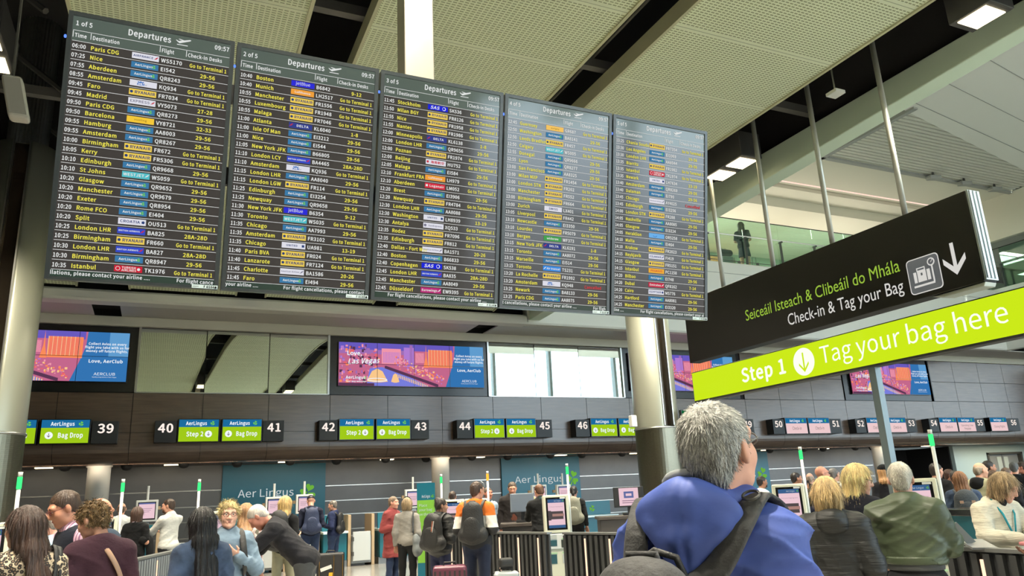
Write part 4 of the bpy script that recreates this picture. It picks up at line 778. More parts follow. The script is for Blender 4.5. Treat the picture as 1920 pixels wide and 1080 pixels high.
# ---- slatted barriers with light strips
M_slat = mat('slat_black', (44, 46, 48), rough=.5); M_rail = mat('rail_grey', (120, 122, 122), rough=.4, metal=.5); STR = glow('strip_light', (255, 214, 180), 1.5)
def barrier(p0, p1, label, leds, h=1.0, sm=None):
    a, b = [V(c[0], c[1], 0) for c in (p0, p1)]; L = np.linalg.norm(b-a); d = (b-a)/L; n = np.cross(d, ZA); n = n if n@(-a) > 0 else -n
    t = thing('slatted_barrier', label, 'barrier', tuple((a+b)/2), 0, 'slatted queue barriers'); f = MB(); f.obox((a+b)/2+ZA*(h-.03)/2, d*L/2, n*.015, ZA*(h-.03)/2)
    for i in range(int(L/.105)): f.obox(a+d*(.05+i*.105)+n*.035+ZA*(h/2-.01), d*.027, n*.022, ZA*(h/2-.03))
    f.build('slats', sm or M_slat, t); f = MB(); f.obox((a+b)/2+ZA*(h-.012), d*L/2, n*.05, ZA*.014); f.build('top_rail', M_rail, t)
    for u in leds: f = MB(); f.obox(a+d*(L*u)+n*.06+ZA*(h*.6), d*.012, n*.006, ZA*h*.32); f.build('light_strip', STR, t)
    return t
barrier(atZ(236, 1051, 1.0), atZ(338, 1029, 1.0), 'slatted grey barrier at left below the man in white', (.45,), 1.0, mat('slat_grey', (112, 118, 124), rough=.45)); barrier(atZ(800, 996, 1.0), atZ(1030, 998, 1.0), 'dark slatted barrier left of the cream kiosk with warm light strips', (.26, .36, .66, .80, .94))
barrier(atZ(1058, 998, 1.0), atZ(1240, 999, 1.0), 'dark slatted barrier between the cream kiosk and the man in blue', (.26, .52)); barrier(atZ(1776, 1024, 1.0), atZ(1990, 1034, 1.0), 'slatted barrier at the lower right corner below the teal counter', (.36,))
barrier(atZ(1600, 1010, 1.0), atZ(1668, 1016, 1.0), 'short slatted barrier glimpsed between the navy coat and the green jacket', (.6,))
# ---- teal service counter at right, luggage handle and case flap behind the barrier
a, b = atZ(1760, 957, 1.12), atZ(1990, 960, 1.12); t = thing('service_counter', 'teal airline counter with black top at lower right, white lettering', 'counter', (*((a+b)/2)[:2], 0)); d = (b-a)/np.linalg.norm(b-a); n = np.cross(ZA, d); L = np.linalg.norm(b-a)
f = MB(); f.obox(V(*((a+b)/2)[:2], .53)+n*.3, d*L/2, n*.3, ZA*.53); f.build('body', M_teal, t); f = MB(); f.obox(V(*((a+b)/2)[:2], 1.10)+n*.27, d*(L/2+.03), n*.36, ZA*.04); f.build('top', M_black, t, bevel=.01)
o = atZ(1818, 1012, .70); o = V(*a[:2], .60)+d*((o-a)@d*.97)-n*.004; 
f = MB(); f.text('AerLingus', o, d, ZA, .10, 0, fit=.62); f.build('lettering', LWH, t); f = MB(); clover(f, o+d*.73+ZA*.06, d, ZA, .17, 0); f.build('clover_emblem', LGR, t)
# ---- service desks with monitors (middle)
def sdesk(px0, px1, py, z, zc, label, scr):
    a = atD(px0, py, zc); b = atD(px1, py, zc); a[2] = b[2] = 0; d = (b-a)/np.linalg.norm(b-a); n = np.cross(ZA, d); L = np.linalg.norm(b-a); c = (a+b)/2
    t = thing('service_desk', label, 'desk', tuple(c)); f = MB(); f.obox(c+ZA*.5+n*.35, d*(L/2-.04), n*.3, ZA*.5); f.build('body', mat('desk_dark', (52, 48, 46), rough=.5), t, bevel=.01)
    f = MB(); f.obox(c+ZA*1.03+n*.35, d*L/2, n*.36, ZA*.03); f.build('top', mat('desk_top', (64, 58, 54), rough=.4), t, bevel=.01)
    m = c+n*.3+d*(L*.12 if scr else L*.02); hw = .31 if scr else .23; t2 = thing('monitor', ('pink lit' if scr else 'grey backed')+' monitor standing on the dark service desk', 'monitor', (*m[:2], 1.06)); f = MB(); f.obox(m+ZA*1.085, d*.13, n*.09, ZA*.02); f.build('foot', M_blackm, t2); f = MB(); f.obox(m+ZA*1.18, d*.035, n*.02, ZA*.10); f.build('stem', M_blackm, t2)
    f = MB(); f.obox(m+ZA*1.42-n*.03, d*hw, n*.022, ZA*(.20 if scr else .17)); f.build('case', M_blackm if scr else mat('mon_grey', (124, 132, 142), rough=.4), t2, bevel=.008)
    if scr:
        f = MB(); g = lambda x, z, e: m-n*(.053+e)+d*x+ZA*(1.42+z); f.quad(g(-.20, -.17, 0), g(.2, -.17, 0), g(.2, .18, 0), g(-.2, .18, 0), 0); f.quad(g(-.10, -.02, .002), g(.10, -.02, .002), g(.10, .11, .002), g(-.10, .11, .002), 1); f.quad(g(-.06, .02, .004), g(.06, .02, .004), g(.06, .07, .004), g(-.06, .07, .004), 0)
        for i in range(2): f.quad(g(-.14, -.08-.04*i, .002), g(.14, -.08-.04*i, .002), g(.14, -.065-.04*i, .002), g(-.14, -.065-.04*i, .002), 2)
        f.build('screen', [PINK, PINKB, PTX], t2)
    else:
        f = MB(); f.obox(m+ZA*1.42-n*.054, d*(hw-.02), n*.003, ZA*.15); f.build('back_panel', mat('mon_grey2', (104, 114, 128), rough=.4), t2)
sdesk(938, 1022, 986, 1.0, 14.0, 'dark service desk where the man in the dark jacket stands', False); sdesk(1122, 1225, 974, 1.0, 15.2, 'dark service desk right of the cream kiosk', True)
# ---- luggage
def suitcase(px, py, zc, label, w=.44, h=.62, dp=.26, m=None, az=0., handle=.0, ribs=0):
    c = atD(px, py, zc); t = thing('suitcase', label, 'suitcase', (c[0], c[1], 0), -math.atan2(c[0], c[1])+az)
    f = MB(); f.box(-w/2, w/2, -dp/2, dp/2, .06, .06+h); f.build('shell', m, t, bevel=.045, seg=3, local=True)
    f = MB()
    for i in range(ribs): x = -w/2+w*(i+.5)/ribs; f.box(x-.012, x+.012, -dp/2-.008, -dp/2+.004, .11, h)
    f.box(-w/2-.004, w/2+.004, -.012, .012, .07, .055+h); f.build('zip_band', mat('zip_dark', (30, 30, 32), rough=.5), t, local=True)
    for sx in (-1, 1):
        for sy in (-1, 1): f = MB(); x, y = sx*(w/2-.06), sy*(dp/2-.05); f.tube([V(x-.014, y, .03), V(x+.014, y, .03)], .03, 10); f.build('wheel', M_blackm, t, local=True)
    f = MB(); zt = .06+h
    if handle: f.tube([V(-.11, dp/2-.05, zt-.1), V(-.11, dp/2-.05, zt+handle)], .011, 6); f.tube([V(.11, dp/2-.05, zt-.1), V(.11, dp/2-.05, zt+handle)], .011, 6); f.tube([V(-.125, dp/2-.05, zt+handle), V(-.09, dp/2-.05, zt+handle+.02), V(.09, dp/2-.05, zt+handle+.02), V(.125, dp/2-.05, zt+handle)], .02, 8)
    else: f.tube([V(-.08, 0, zt), V(-.07, 0, zt+.035), V(.07, 0, zt+.035), V(.08, 0, zt)], .012, 8)
    f.build('handle', M_blackm, t, local=True)
    return t
t = suitcase(620, 1040, 14.2, 'black suitcase with gold zips, white label and yellow tag beside the navy jacket man', m=mat('case_black', (30, 30, 32), rough=.5), w=.5)
f = MB(); f.obox(V(-.08, -.145, .42), V(.10, 0, .03), V(0, .004, 0), V(-.008, 0, .03)); f.build('paper_label', M_kw, t, local=True); f = MB(); f.obox(V(.0, -.15, .25), V(.035, 0, 0), V(0, .004, 0), V(.01, 0, .09)); f.build('yellow_tag', mat('tag_yellow', (226, 170, 40), rough=.5), t, local=True)
f = MB()
for x in (-.2, .06, .22): f.tube([V(x, -.14, .12), V(x, -.14, .64)], .006, 5)
f.build('gold_zip', mat('gold', (190, 150, 80), rough=.3, metal=.9), t, local=True)
suitcase(843, 1050, 9.9, 'ribbed burgundy suitcase between the bun haired woman and the orange hooded man', m=mat('case_burgundy', (84, 34, 54), rough=.4), ribs=7, h=.66)
t = suitcase(948, 1050, 9.8, 'silver grey hard suitcase right of the orange hooded man', m=mat('case_silver', (150, 156, 158), rough=.35), h=.56, w=.33, az=.1)
f = MB(); f.box(-.1, .1, -.06, .06, 0, .12); o = f.build('travel_pouch', M_blackm, bevel=.04, seg=3, local=True); c = t.location; o.location = (c[0], c[1], .665); tag(o, 'black travel pouch resting on top of the silver grey suitcase', 'pouch')
suitcase(1842, 1060, 6.45, 'black cabin case behind the right hand barrier, pulled up handle showing', m=mat('case_black', (30, 30, 32), rough=.5), h=.52, w=.34, handle=.36)
suitcase(274, 1050, 12.4, 'small red suitcase in front of the man in white', m=mat('case_red', (150, 24, 28), rough=.45), h=.5, w=.3, dp=.2)
c = atD(1804, 1000, 5.9); t = thing('laptop', 'open grey laptop lid seen above the right hand barrier', 'laptop', (c[0], c[1], .98)); f = MB(); f.obox(c+V(0, 0, .0), (cam_r*.075-cam_u*.075)*1.0, fwd*.006, (cam_r*.03+cam_u*.012)); f.build('lid', M_alu, t); f = MB(); f.obox(c+cam_r*.12-cam_u*.085, cam_r*.1, fwd*.1, cam_u*.008); f.build('base', M_alu, t)
# ================================================================== FIGURES: smooth bodies, clothes and hair grown from blended fields
def nrm(v): v = np.asarray(v, float); return v/(np.linalg.norm(v)+1e-9)
def rotm(ax, a):
    x, y, z = nrm(ax); c, s = math.cos(a), math.sin(a); d = 1-c
    return np.array([[c+x*x*d, x*y*d-z*s, x*z*d+y*s], [y*x*d+z*s, c+y*y*d, y*z*d-x*s], [z*x*d-y*s, z*y*d+x*s, c+z*z*d]])
def cap(a, b, ra, rb=None, k=.02, flat=None, op='+'): return ('c', V(*a), V(*b), ra, ra if rb is None else rb, k, flat, op)
def ell(c, r, k=.02, R=None, op='+'): return ('e', V(*c), V(*r), R, k, op)
def cut(p, n, k=.008): return ('h', V(*p), nrm(n), k)       # keeps the side n points away from
def axis_pts(lo, hi, step, fine=()):                          # grid coordinates, denser inside the fine intervals (a, b, step)
    out = [lo]
    while out[-1] < hi:
        st = step
        for a, b, s in fine:
            if a-1e-6 <= out[-1] <= b: st = min(st, s)
        out.append(out[-1]+st)
    return np.array(out)
def grow(prims, step, fine=((), (), ()), disp=None):
    los, his = [], []
    for p in prims:
        if p[0] == 'c' and p[7] == '+': r = max(p[3], p[4]); los += [np.minimum(p[1], p[2])-r]; his += [np.maximum(p[1], p[2])+r]
        elif p[0] == 'e' and p[5] == '+': r = max(p[2]) if p[3] is not None else p[2]; los += [p[1]-r]; his += [p[1]+r]
    lo = np.min(los, 0)-.05; hi = np.max(his, 0)+.05
    ax = [axis_pts(lo[i], hi[i], step, fine[i]) for i in range(3)]
    F = np.full([len(a) for a in ax], .2)
    for p in prims:
        if p[0] == 'h':
            _, q, n, k = p; d = (ax[0]-q[0])[:, None, None]*n[0]+(ax[1]-q[1])[None, :, None]*n[1]+(ax[2]-q[2])[None, None, :]*n[2]
            h = np.maximum(k-np.abs(F-d), 0)/k; F = np.maximum(F, d)+h*h*k*.25; continue
        if p[0] == 'c': _, a, b, ra, rb, k, flat, op = p; r = max(ra, rb); l, u = np.minimum(a, b)-r, np.maximum(a, b)+r
        else: _, c, rr, Rm, k, op = p; r = rr if Rm is None else np.full(3, max(rr)); l, u = c-r, c+r
        m = .05+k; sl = tuple(slice(int(np.searchsorted(ax[i], l[i]-m)), int(np.searchsorted(ax[i], u[i]+m))) for i in range(3))
        X, Y, Z = np.meshgrid(*[ax[i][sl[i]] for i in range(3)], indexing='ij')
        if X.size == 0: continue
        if p[0] == 'c':
            P_ = np.stack([X-a[0], Y-a[1], Z-a[2]], -1); ab = b-a
            if flat is not None:
                fv = nrm(flat[0]); kf = 1/flat[1]-1; P_ = P_+(P_@fv)[..., None]*fv*kf; ab = ab+fv*(ab@fv)*kf
            t = np.clip((P_@ab)/(ab@ab+1e-12), 0, 1); D = np.sqrt(((P_-t[..., None]*ab)**2).sum(-1))-(ra+(rb-ra)*t)
            if flat is not None: D = D*(.5+.5*flat[1])
        else:
            P_ = np.stack([X-c[0], Y-c[1], Z-c[2]], -1)
            if Rm is not None: P_ = P_@Rm
            q = np.sqrt(((P_/rr)**2).sum(-1)); D = (q-1)*q/np.maximum(np.sqrt(((P_/(rr*rr))**2).sum(-1)), 1e-3)
        G_ = F[sl]
        if op == '+': h = np.maximum(k-np.abs(G_-D), 0)/k; F[sl] = np.minimum(G_, D)-h*h*k*.25
        else: h = np.maximum(k-np.abs(G_+D), 0)/k; F[sl] = np.maximum(G_, -D)+h*h*k*.25
    if disp is not None: F = F+disp(*np.meshgrid(*ax, indexing='ij'))
    return nets(ax, F)
def nets(ax, F):
    F[0], F[-1] = .2, .2; F[:, 0], F[:, -1] = .2, .2; F[:, :, 0], F[:, :, -1] = .2, .2
    S = F < 0; n = S[:-1, :-1, :-1].astype(np.int8)
    for i in (0, 1):
        for j in (0, 1):
            for k in (0, 1):
                if i+j+k: n = n+S[i:S.shape[0]-1+i, j:S.shape[1]-1+j, k:S.shape[2]-1+k]
    act = np.argwhere((n > 0) & (n < 8)); N = len(act)
    if N == 0: return np.zeros((0, 3)), np.zeros((0, 4), int)
    idx = np.full(n.shape, -1); idx[tuple(act.T)] = np.arange(N)
    ps = np.zeros((N, 3)); ct = np.zeros(N)
    for d in range(3):
        o1, o2 = [q for q in range(3) if q != d]
        for e1 in (0, 1):
            for e2 in (0, 1):
                A = act.copy(); A[:, o1] += e1; A[:, o2] += e2; Bq = A.copy(); Bq[:, d] += 1
                fa, fb = F[tuple(A.T)], F[tuple(Bq.T)]; m = (fa < 0) != (fb < 0); t = np.where(m, fa/(fa-fb+1e-12), 0)
                pa = np.stack([ax[q][A[:, q]] for q in range(3)], -1); pa[:, d] += t*(ax[d][Bq[:, d]]-ax[d][A[:, d]]); ps[m] += pa[m]; ct[m] += 1
    vs = ps/np.maximum(ct, 1)[:, None]; qs = []
    for d in range(3):
        o1, o2 = [q for q in range(3) if q != d]; s0 = [slice(None)]*3; s1 = [slice(None)]*3; s0[d] = slice(0, -1); s1[d] = slice(1, None)
        E_ = S[tuple(s0)] != S[tuple(s1)]; w_ = np.argwhere(E_); w_ = w_[(w_[:, o1] > 0) & (w_[:, o2] > 0)]
        if not len(w_): continue
        c = [w_.copy() for _ in range(4)]; c[0][:, o1] -= 1; c[0][:, o2] -= 1; c[1][:, o2] -= 1; c[3][:, o1] -= 1
        ok = np.all([np.all(q < np.array(idx.shape), axis=1) for q in c], axis=0)
        Q = np.stack([idx[tuple(q[ok].T)] for q in c], -1); inside = S[tuple(w_[ok].T)]
        if d == 1: inside = ~inside
        Q[~inside] = Q[~inside][:, ::-1]; qs.append(Q)
    Q = np.vstack(qs); return vs, Q[(Q >= 0).all(1)]
def mesh_obj(name, vs, qs, mats, parent=None, smooth=True, mi=None):
    me = bpy.data.meshes.new(name); vs = np.asarray(vs, np.float32); qs = np.asarray(qs, np.int32)
    me.vertices.add(len(vs)); me.vertices.foreach_set('co', vs.ravel()); k = qs.shape[1]
    me.loops.add(qs.size); me.loops.foreach_set('vertex_index', qs.ravel()); me.polygons.add(len(qs))
    me.polygons.foreach_set('loop_start', np.arange(0, qs.size, k, dtype=np.int32))
    me.polygons.foreach_set('use_smooth', np.full(len(qs), smooth))
    for m in (mats if isinstance(mats, (list, tuple)) else [mats]): me.materials.append(m)
    if mi is not None: me.polygons.foreach_set('material_index', np.asarray(mi, np.int32))
    me.update(calc_edges=True); me.validate(); o = bpy.data.objects.new(name, me); C.objects.link(o)
    if parent is not None: o.parent = parent
    return o
def vnormals(vs, qs):
    fn = np.cross(vs[qs[:, 2]]-vs[qs[:, 0]], vs[qs[:, 3]]-vs[qs[:, 1]]); n = np.zeros_like(vs)
    for i in range(4): np.add.at(n, qs[:, i], fn)
    return n/(np.linalg.norm(n, axis=1)[:, None]+1e-12)
def strands(vs, qs, n, ln, wd, flow, lift, seed, jit=.25, droop=0., curl=0.):
    """thin tapered ribbons rooted on a hair volume; flow(p, nrm) gives the lie of the hair"""
    rs = np.random.RandomState(seed); N = vnormals(vs, qs); i = rs.randint(0, len(vs), n); p, nn = vs[i], N[i]
    t = flow(p, nn)+rs.normal(0, jit, p.shape); t -= nn*(t*nn).sum(1)[:, None]; t /= np.linalg.norm(t, axis=1)[:, None]+1e-9
    t = t+nn*lift; t /= np.linalg.norm(t, axis=1)[:, None]; sd = np.cross(t, nn); sd /= np.linalg.norm(sd, axis=1)[:, None]+1e-9
    L = ln*(.6+.7*rs.rand(n))[:, None]; w_ = wd*(.7+.6*rs.rand(n))[:, None]; g = V(0, 0, -1)*droop; cu = sd*curl*rs.normal(0, 1, (n, 1))
    p0 = p-nn*.004; p1 = p0+t*L*.5+(g+cu)*L*.25; p2 = p0+t*L+(g+cu)*L
    vv = np.stack([p0-sd*w_, p0+sd*w_, p1+sd*w_*.8, p1-sd*w_*.8, p2+sd*w_*.25, p2-sd*w_*.25], 1).reshape(-1, 3); b = np.arange(n)[:, None]*6
    q = np.concatenate([b+np.array([[0, 1, 2, 3]]), b+np.array([[3, 2, 4, 5]])], 0); return vv, q
def hair_mats(col):
    nm = 'hair_%d_%d_%d' % col
    return [mat(nm+'_'+str(i), tuple(int(min(255, c*f)) for c in col), rough=.45, spec=.4, noise=.35, nscale=26, stretch=(1, 1, .12), bump=.5, bscale=90, bstretch=(1, 1, .1)) for i, f in enumerate((1., .72, 1.28))]
def skin(col): return mat('skin_%d_%d_%d' % col, col, rough=.5, noise=.07, nscale=14, spec=.35)
def fab(name, col, rough=.85, noise=.12, nscale=5, bump=.35, bscale=14, bst=(1, 1, 1.8), spec=.2, sheen=.03): return mat('fab_'+name, col, rough=rough, noise=noise, nscale=nscale, bump=bump, bscale=bscale, bstretch=bst, spec=spec, sheen=sheen)
SK_F, SK_P, SK_T, SK_D = (206, 152, 128), (196, 128, 106), (176, 124, 98), (92, 62, 50)
def folds(seed, amp):
    rs = np.random.RandomState(seed % 9973); W_ = [(rs.normal(0, 16), rs.normal(0, 9), rs.uniform(18, 46), rs.uniform(0, 6), rs.uniform(3, 9), rs.uniform(0, 6)) for _ in range(6)]
    def f(X, Y, Z):
        o = 0
        for a, b, c, ph, m, q in W_: o = o+(1-np.abs(np.sin(a*X+b*Y+c*Z*.62+ph+.8*np.sin(9*X+q))))**2*np.clip(np.sin(m*Z+5*X+q)+.2, 0, 1)
        return -amp*o
    return f
ARM = {'down': ((.05, -.03, -.285), (.015, .07, -.25)), 'bent': ((.06, -.05, -.275), (-.07, .235, .03)), 'fwd': ((.05, .06, -.27), (-.05, .24, .02)), 'desk': ((.04, .20, -.20), (-.03, .25, .0)),
       'chest': ((.10, .04, -.27), (-.21, .12, .13)), 'face': ((.05, .12, -.24), (-.08, .05, .26)), 'out': ((.14, -.02, -.25), (-.02, .10, -.22)), 'pocket': ((.10, -.07, -.26), (-.06, .13, -.17)), 'strap': ((.06, .02, -.27), (-.09, .15, .19)), 'reach': ((.08, .10, -.22), (-.18, .20, -.02))}
def person(px, py, zc, turn, label, sk=SK_F, hair='short', hc=(70, 50, 38), top=None, bot=None, arms=('down', 'down'), lean=0., head=(0., 0.), w=1.0, hem=.88, thick=.012, legs=(0., 0.), det=0, face=False, shoes=None, H=None,
           coat=None, hood=False, sleeves=1.0, collar=None, glasses=None, group=None, hn=0, skirt=None, extra=None, step=None, floorz=0., name='person', hood_mat=None, inner=None, hair_k=1.0, fold=.006, hx=0.):
    P0 = atD(px, py, zc); H = H or (P0[2]-floorz); s = H/1.75; az = math.atan2(P0[0], P0[1]); rz = -(az+math.radians(turn))
    lr = math.radians(lean); pel = V(0, 0, .93); RL = rotm((1, 0, 0), -lr)
    def U(p): return (pel+RL@(V(*p)-pel))
    neck = U((0, -.015, 1.475)); Rh = rotm((1, 0, 0), -lr*.75)@rotm((0, 0, 1), math.radians(-head[0]))@rotm((1, 0, 0), -math.radians(head[1])); neck = neck+V(hx*.5, 0, 0); O = neck+Rh@V(hx*.5, .035, .155)
    top_pt = O+Rh@V(0, -.02, .115)
    c_, s_ = math.cos(rz), math.sin(rz); off = np.array([c_*top_pt[0]-s_*top_pt[1], s_*top_pt[0]+c_*top_pt[1]])*s
    if lean and H is None: pass
    t = thing(name, label, 'person', (P0[0]-off[0], P0[1]-off[1], floorz), rz, group); t.scale = (s, s, s)
    if lean: hs = (P0[2]-floorz)/top_pt[2]; t.scale = (hs, hs, hs); t.location = (P0[0]-off[0]*hs/s, P0[1]-off[1]*hs/s, floorz)
    def h(p): return O+Rh@(V(*p))
    fs = step or (.012 if det < 1 else .009 if det < 2 else .007)
    sh = [U((q*.166*w, -.012, 1.392)) for q in (-1, 1)]; el, wr = [], []
    for i, q in enumerate((-1, 1)):
        a = ARM[arms[i]] if isinstance(arms[i], str) else arms[i]; e = sh[i]+RL@V(q*a[0][0], a[0][1], a[0][2]) if lean < 30 else sh[i]+V(q*a[0][0], a[0][1], a[0][2]); el.append(e); wr.append(e+V(q*a[1][0], a[1][1], a[1][2]))
    hip = [V(q*.088*w, 0, .90) for q in (-1, 1)]; kn = [V(q*.098*w, .015+legs[i]*.5, .49) for i, q in enumerate((-1, 1))]; an = [V(q*.105*w, -.02+legs[i], .085) for i, q in enumerate((-1, 1))]
    yv = RL@V(0, 1, 0)
    # --- body
    B = [cap(U((0, 0, 1.30)), U((0, .0, 1.0)), .15*w, .14*w, .05, (yv, .62)), cap(sh[0], sh[1], .046, .046, .05), ell((0, 0, .93), (.155*w, .11, .11), .05), cap(neck+RL@V(0, -.012, -.03), h((0, -.03, -.06)), .056, .05, .03)]
    for i in (0, 1): B += [cap(sh[i], el[i], .047, .038, .03), cap(el[i], wr[i], .037, .027, .02), cap(hip[i], kn[i], .08*w, .055, .04), cap(kn[i], an[i], .052, .036, .03), cap(an[i]-V(0, .03, .035), an[i]+V(0, .13, -.05), .036, .03, .03)]
    B += [ell(h((0, -.016, .03)), (.074, .093, .087), .02, Rh), ell(h((0, .026, -.03)), (.061, .068, .090), .04, Rh), cap(h((-.034, .03, -.082)), h((0, .068, -.098)), .022, .019, .03), cap(h((.034, .03, -.082)), h((0, .068, -.098)), .022, .019, .03),
          cap(h((0, .088, .016)), h((0, .107, -.026)), .009, .0145, .016), cap(h((-.014, .094, -.030)), h((.014, .094, -.030)), .010, .010, .012), cap(h((-.042, .074, .030)), h((.042, .074, .030)), .016, .016, .02),
          ell(h((-.031, .097, .010)), (.018, .014, .012), .012, Rh, '-'), ell(h((.031, .097, .010)), (.018, .014, .012), .012, Rh, '-'), cap(h((-.018, .086, -.058)), h((.018, .086, -.058)), .009, .009, .010), cap(h((-.014, .085, -.068)), h((.014, .085, -.068)), .009, .009, .010)]
    for q in (-1, 1): B += [ell(h((q*.040, .055, -.030)), (.024, .026, .026), .03, Rh), ell(h((q*.077, -.008, -.006)), (.012, .021, .034), .008, Rh@rotm((0, 0, 1), q*.35))]
    hz = (h((0, 0, 0))[2]-.15, h((0, 0, 0))[2]+.16, .0055 if det else .008); hx = (h((0, 0, 0))[0]-.11, h((0, 0, 0))[0]+.11, .0055 if det else .008); hy = (h((0, 0, 0))[1]-.14, h((0, 0, 0))[1]+.14, .0055 if det else .008)
    vs, qs = grow(B, .018, ([hx], [hy], [hz])); n0 = len(vs); VV, QQ = [vs], [qs]
    for i, q in enumerate((-1, 1)):                          # hands: palm, four bent fingers, thumb from the side of the palm
        d = nrm(wr[i]-el[i]); sd = V(-q, 0, 0); sd = nrm(sd-d*(sd@d)); pn = nrm(np.cross(d, sd))*q; lat = np.cross(pn, d); lat = nrm(lat)
        if lat[1] < 0 and abs(d[2]) > .5: lat = -lat
        W_ = wr[i]; Hn = [cap(W_-d*.03, W_+d*.01, .026, .027, .02), cap(W_+d*.012, W_+d*.078, .034, .040, .015, (pn, .42))]
        for j, (o_, l_) in enumerate(((-.030, .060), (-.010, .074), (.011, .080), (.031, .072))):
            b0 = W_+d*.085+lat*o_; b1 = b0+nrm(d+pn*.25+lat*o_*3)*l_*.52; b2 = b1+nrm(d*.75+pn*.75)*l_*.48; Hn += [cap(b0-d*.012, b1, .0095, .0088, .006), cap(b1, b2, .0088, .007, .004)]
        b0 = W_+d*.028+lat*.028; b1 = b0+nrm(d*.6+lat*.75+pn*.3)*.042; b2 = b1+nrm(d*.9+lat*.2+pn*.35)*.032; Hn += [cap(b0, b1, .0125, .0105, .012), cap(b1, b2, .0105, .008, .005)]
        v2, q2 = grow(Hn, .0052 if det else .0065); QQ.append(q2+n0); VV.append(v2); n0 += len(v2)
    body = mesh_obj('body', np.vstack(VV), np.vstack(QQ), skin(sk), t)
    if face:
        for q in (-1, 1):
            f = MB(); c = h((q*.031, .0775, .008)); ux, uy, uz = Rh@V(1, 0, 0), Rh@V(0, 1, 0), Rh@V(0, 0, 1)
            pr = [(.0115*math.sin(a), -.0115*math.cos(a)) for a in np.linspace(.05, PI-.05, 9)]; vsE = [c+(ux*math.cos(b)+uz*math.sin(b))*r_-uy*z_*-1 for r_, z_ in pr for b in np.linspace(0, 2*PI, 13)[:-1]]
            f.add(vsE, [(i*12+k, i*12+(k+1) % 12, (i+1)*12+(k+1) % 12, (i+1)*12+k) for i in range(8) for k in range(12)], 0); f.disc(c+uy*.0118, ux*.0055, uz*.0055, 12, 1); f.build('eye', [mat('eye_white', (216, 210, 200), rough=.3), mat('iris', (60, 52, 44), rough=.2)], t, smooth=True, local=True)
            f = MB(); f.tube([h((q*.014, .093, .030)), h((q*.032, .091, .035)), h((q*.050, .078, .028))], [.003, .004, .002], 6); f.build('eyebrow', hair_mats(tuple(int(c_*.7) for c_ in hc))[0], t, smooth=True, local=True)
        f = MB(); f.tube([h((-.021, .087, -.063)), h((-.008, .0955, -.060)), h((0, .0955, -.062)), h((.008, .0955, -.060)), h((.021, .087, -.063))], [.002, .005, .005, .005, .002], 8); f.build('lips', mat('lips', (150, 74, 70), rough=.4), t, smooth=True, local=True)
    if glasses:
        gm = mat('specs_'+glasses[0], glasses[1], rough=.3); f = MB()
        for q in (-1, 1):
            c = h((q*.033, .1, .006)); ux, uz = Rh@V(1, 0, 0), Rh@V(0, 0, 1); f.tube([c+ux*.024*math.cos(a)+uz*.017*math.sin(a) for a in np.linspace(0, 2*PI, 17)], .0022, 6, cap=False)
            f.tube([h((q*.057, .098, .010)), h((q*.077, .07, .012)), h((q*.083, .0, .008)), h((q*.078, -.02, -.006))], .002, 6)
        f.tube([h((-.010, .102, .008)), h((0, .106, .012)), h((.010, .102, .008))], .002, 6); f.build('glasses', gm, t, local=True)
    # --- trousers / skirt
    bm = bot or fab('black_trouser', (26, 27, 30))
    if skirt is None:
        T_ = [ell((0, -.005, .95), (.165*w, .122, .12), .05), cap((0, 0, 1.0), (0, 0, .96), .152*w, .16*w, .03, (V(0, 1, 0), .7))]
        for i in (0, 1): T_ += [cap(hip[i], kn[i], .092*w, .070, .05), cap(kn[i], an[i]+V(0, 0, .0), .068, .062, .04)]
        T_ += [cut((0, 0, 1.03), (0, 0, 1)), cut((0, 0, .06), (0, 0, -1))]
        v_, q_ = grow(T_, max(fs, .012), disp=lambda X, Y, Z: .004*np.sin(38*Z+9*X+5*Y)*np.sin(17*X+11*Y)); mesh_obj('trousers', v_, q_, bm, t)
    else:
        v_, q_ = grow([cap((0, 0, 1.0), (0, .0, skirt), .15*w, .19*w, .03, (V(0, 1, 0), .8)), cut((0, 0, skirt), (0, 0, -1))], .014); mesh_obj('skirt', v_, q_, bm, t)
    for i in (0, 1):
        v_, q_ = grow([cap(an[i]+V(0, -.035, -.04), an[i]+V(0, .15, -.048), .046, .04, .02), cap(an[i]+V(0, -.03, .0), an[i]+V(0, -.02, .03), .046, .044, .03), cut((0, 0, .004), (0, 0, -1))], .012); mesh_obj('shoe', v_, q_, shoes or M_blackm, t)
    # --- top
    th = thick; tm = top or fab('black_top', (24, 25, 28)); hz_ = hem
    T_ = [cap(U((0, 0, 1.32)), U((0, 0, 1.0)), .158*w+th, .150*w+th, .05, (yv, .64)), cap(sh[0]+RL@V(.03, 0, -.02), sh[1]+RL@V(-.03, 0, -.02), .056+th, None, .05), cap(U((0, -.02, 1.445)), sh[0]+RL@V(.02, 0, .0), .060+th*.7, .046+th, .04), cap(U((0, -.02, 1.445)), sh[1]+RL@V(-.02, 0, .0), .060+th*.7, .046+th, .04), ell((0, -.004, .95), (.166*w+th, .120+th, .13), .05), cap(U((0, -.005, 1.40)), U((0, -.008, 1.46)), .10, .062+th*.6, .05)]
    ca = []
    for i in (0, 1):
        e2 = el[i]+(wr[i]-el[i])*(.96 if sleeves >= 1 else .0); ca += [cap(sh[i], el[i] if sleeves > .5 else sh[i]+(el[i]-sh[i])*.75, .054+th, .046+th, .03)]
        if sleeves >= 1: ca += [cap(el[i], e2, .046+th, .034+th*.8, .02)]
    if coat is not None: T_ += [cap((0, 0, .95), (0, 0, coat), .165*w+th, .20*w+th, .05, (V(0, 1, 0), .8))]; hz_ = coat
    if collar: T_ += [cap(U((0, -.012, 1.45)), U((0, -.012, 1.50)), .068, .066, .02)]
    T_ += ca; T_ += [cut((0, 0, hz_), (0, 0, -1), .012), cut(U((0, .02, 1.492 if not collar else 1.52)), RL@V(0, .28, 1), .012)]
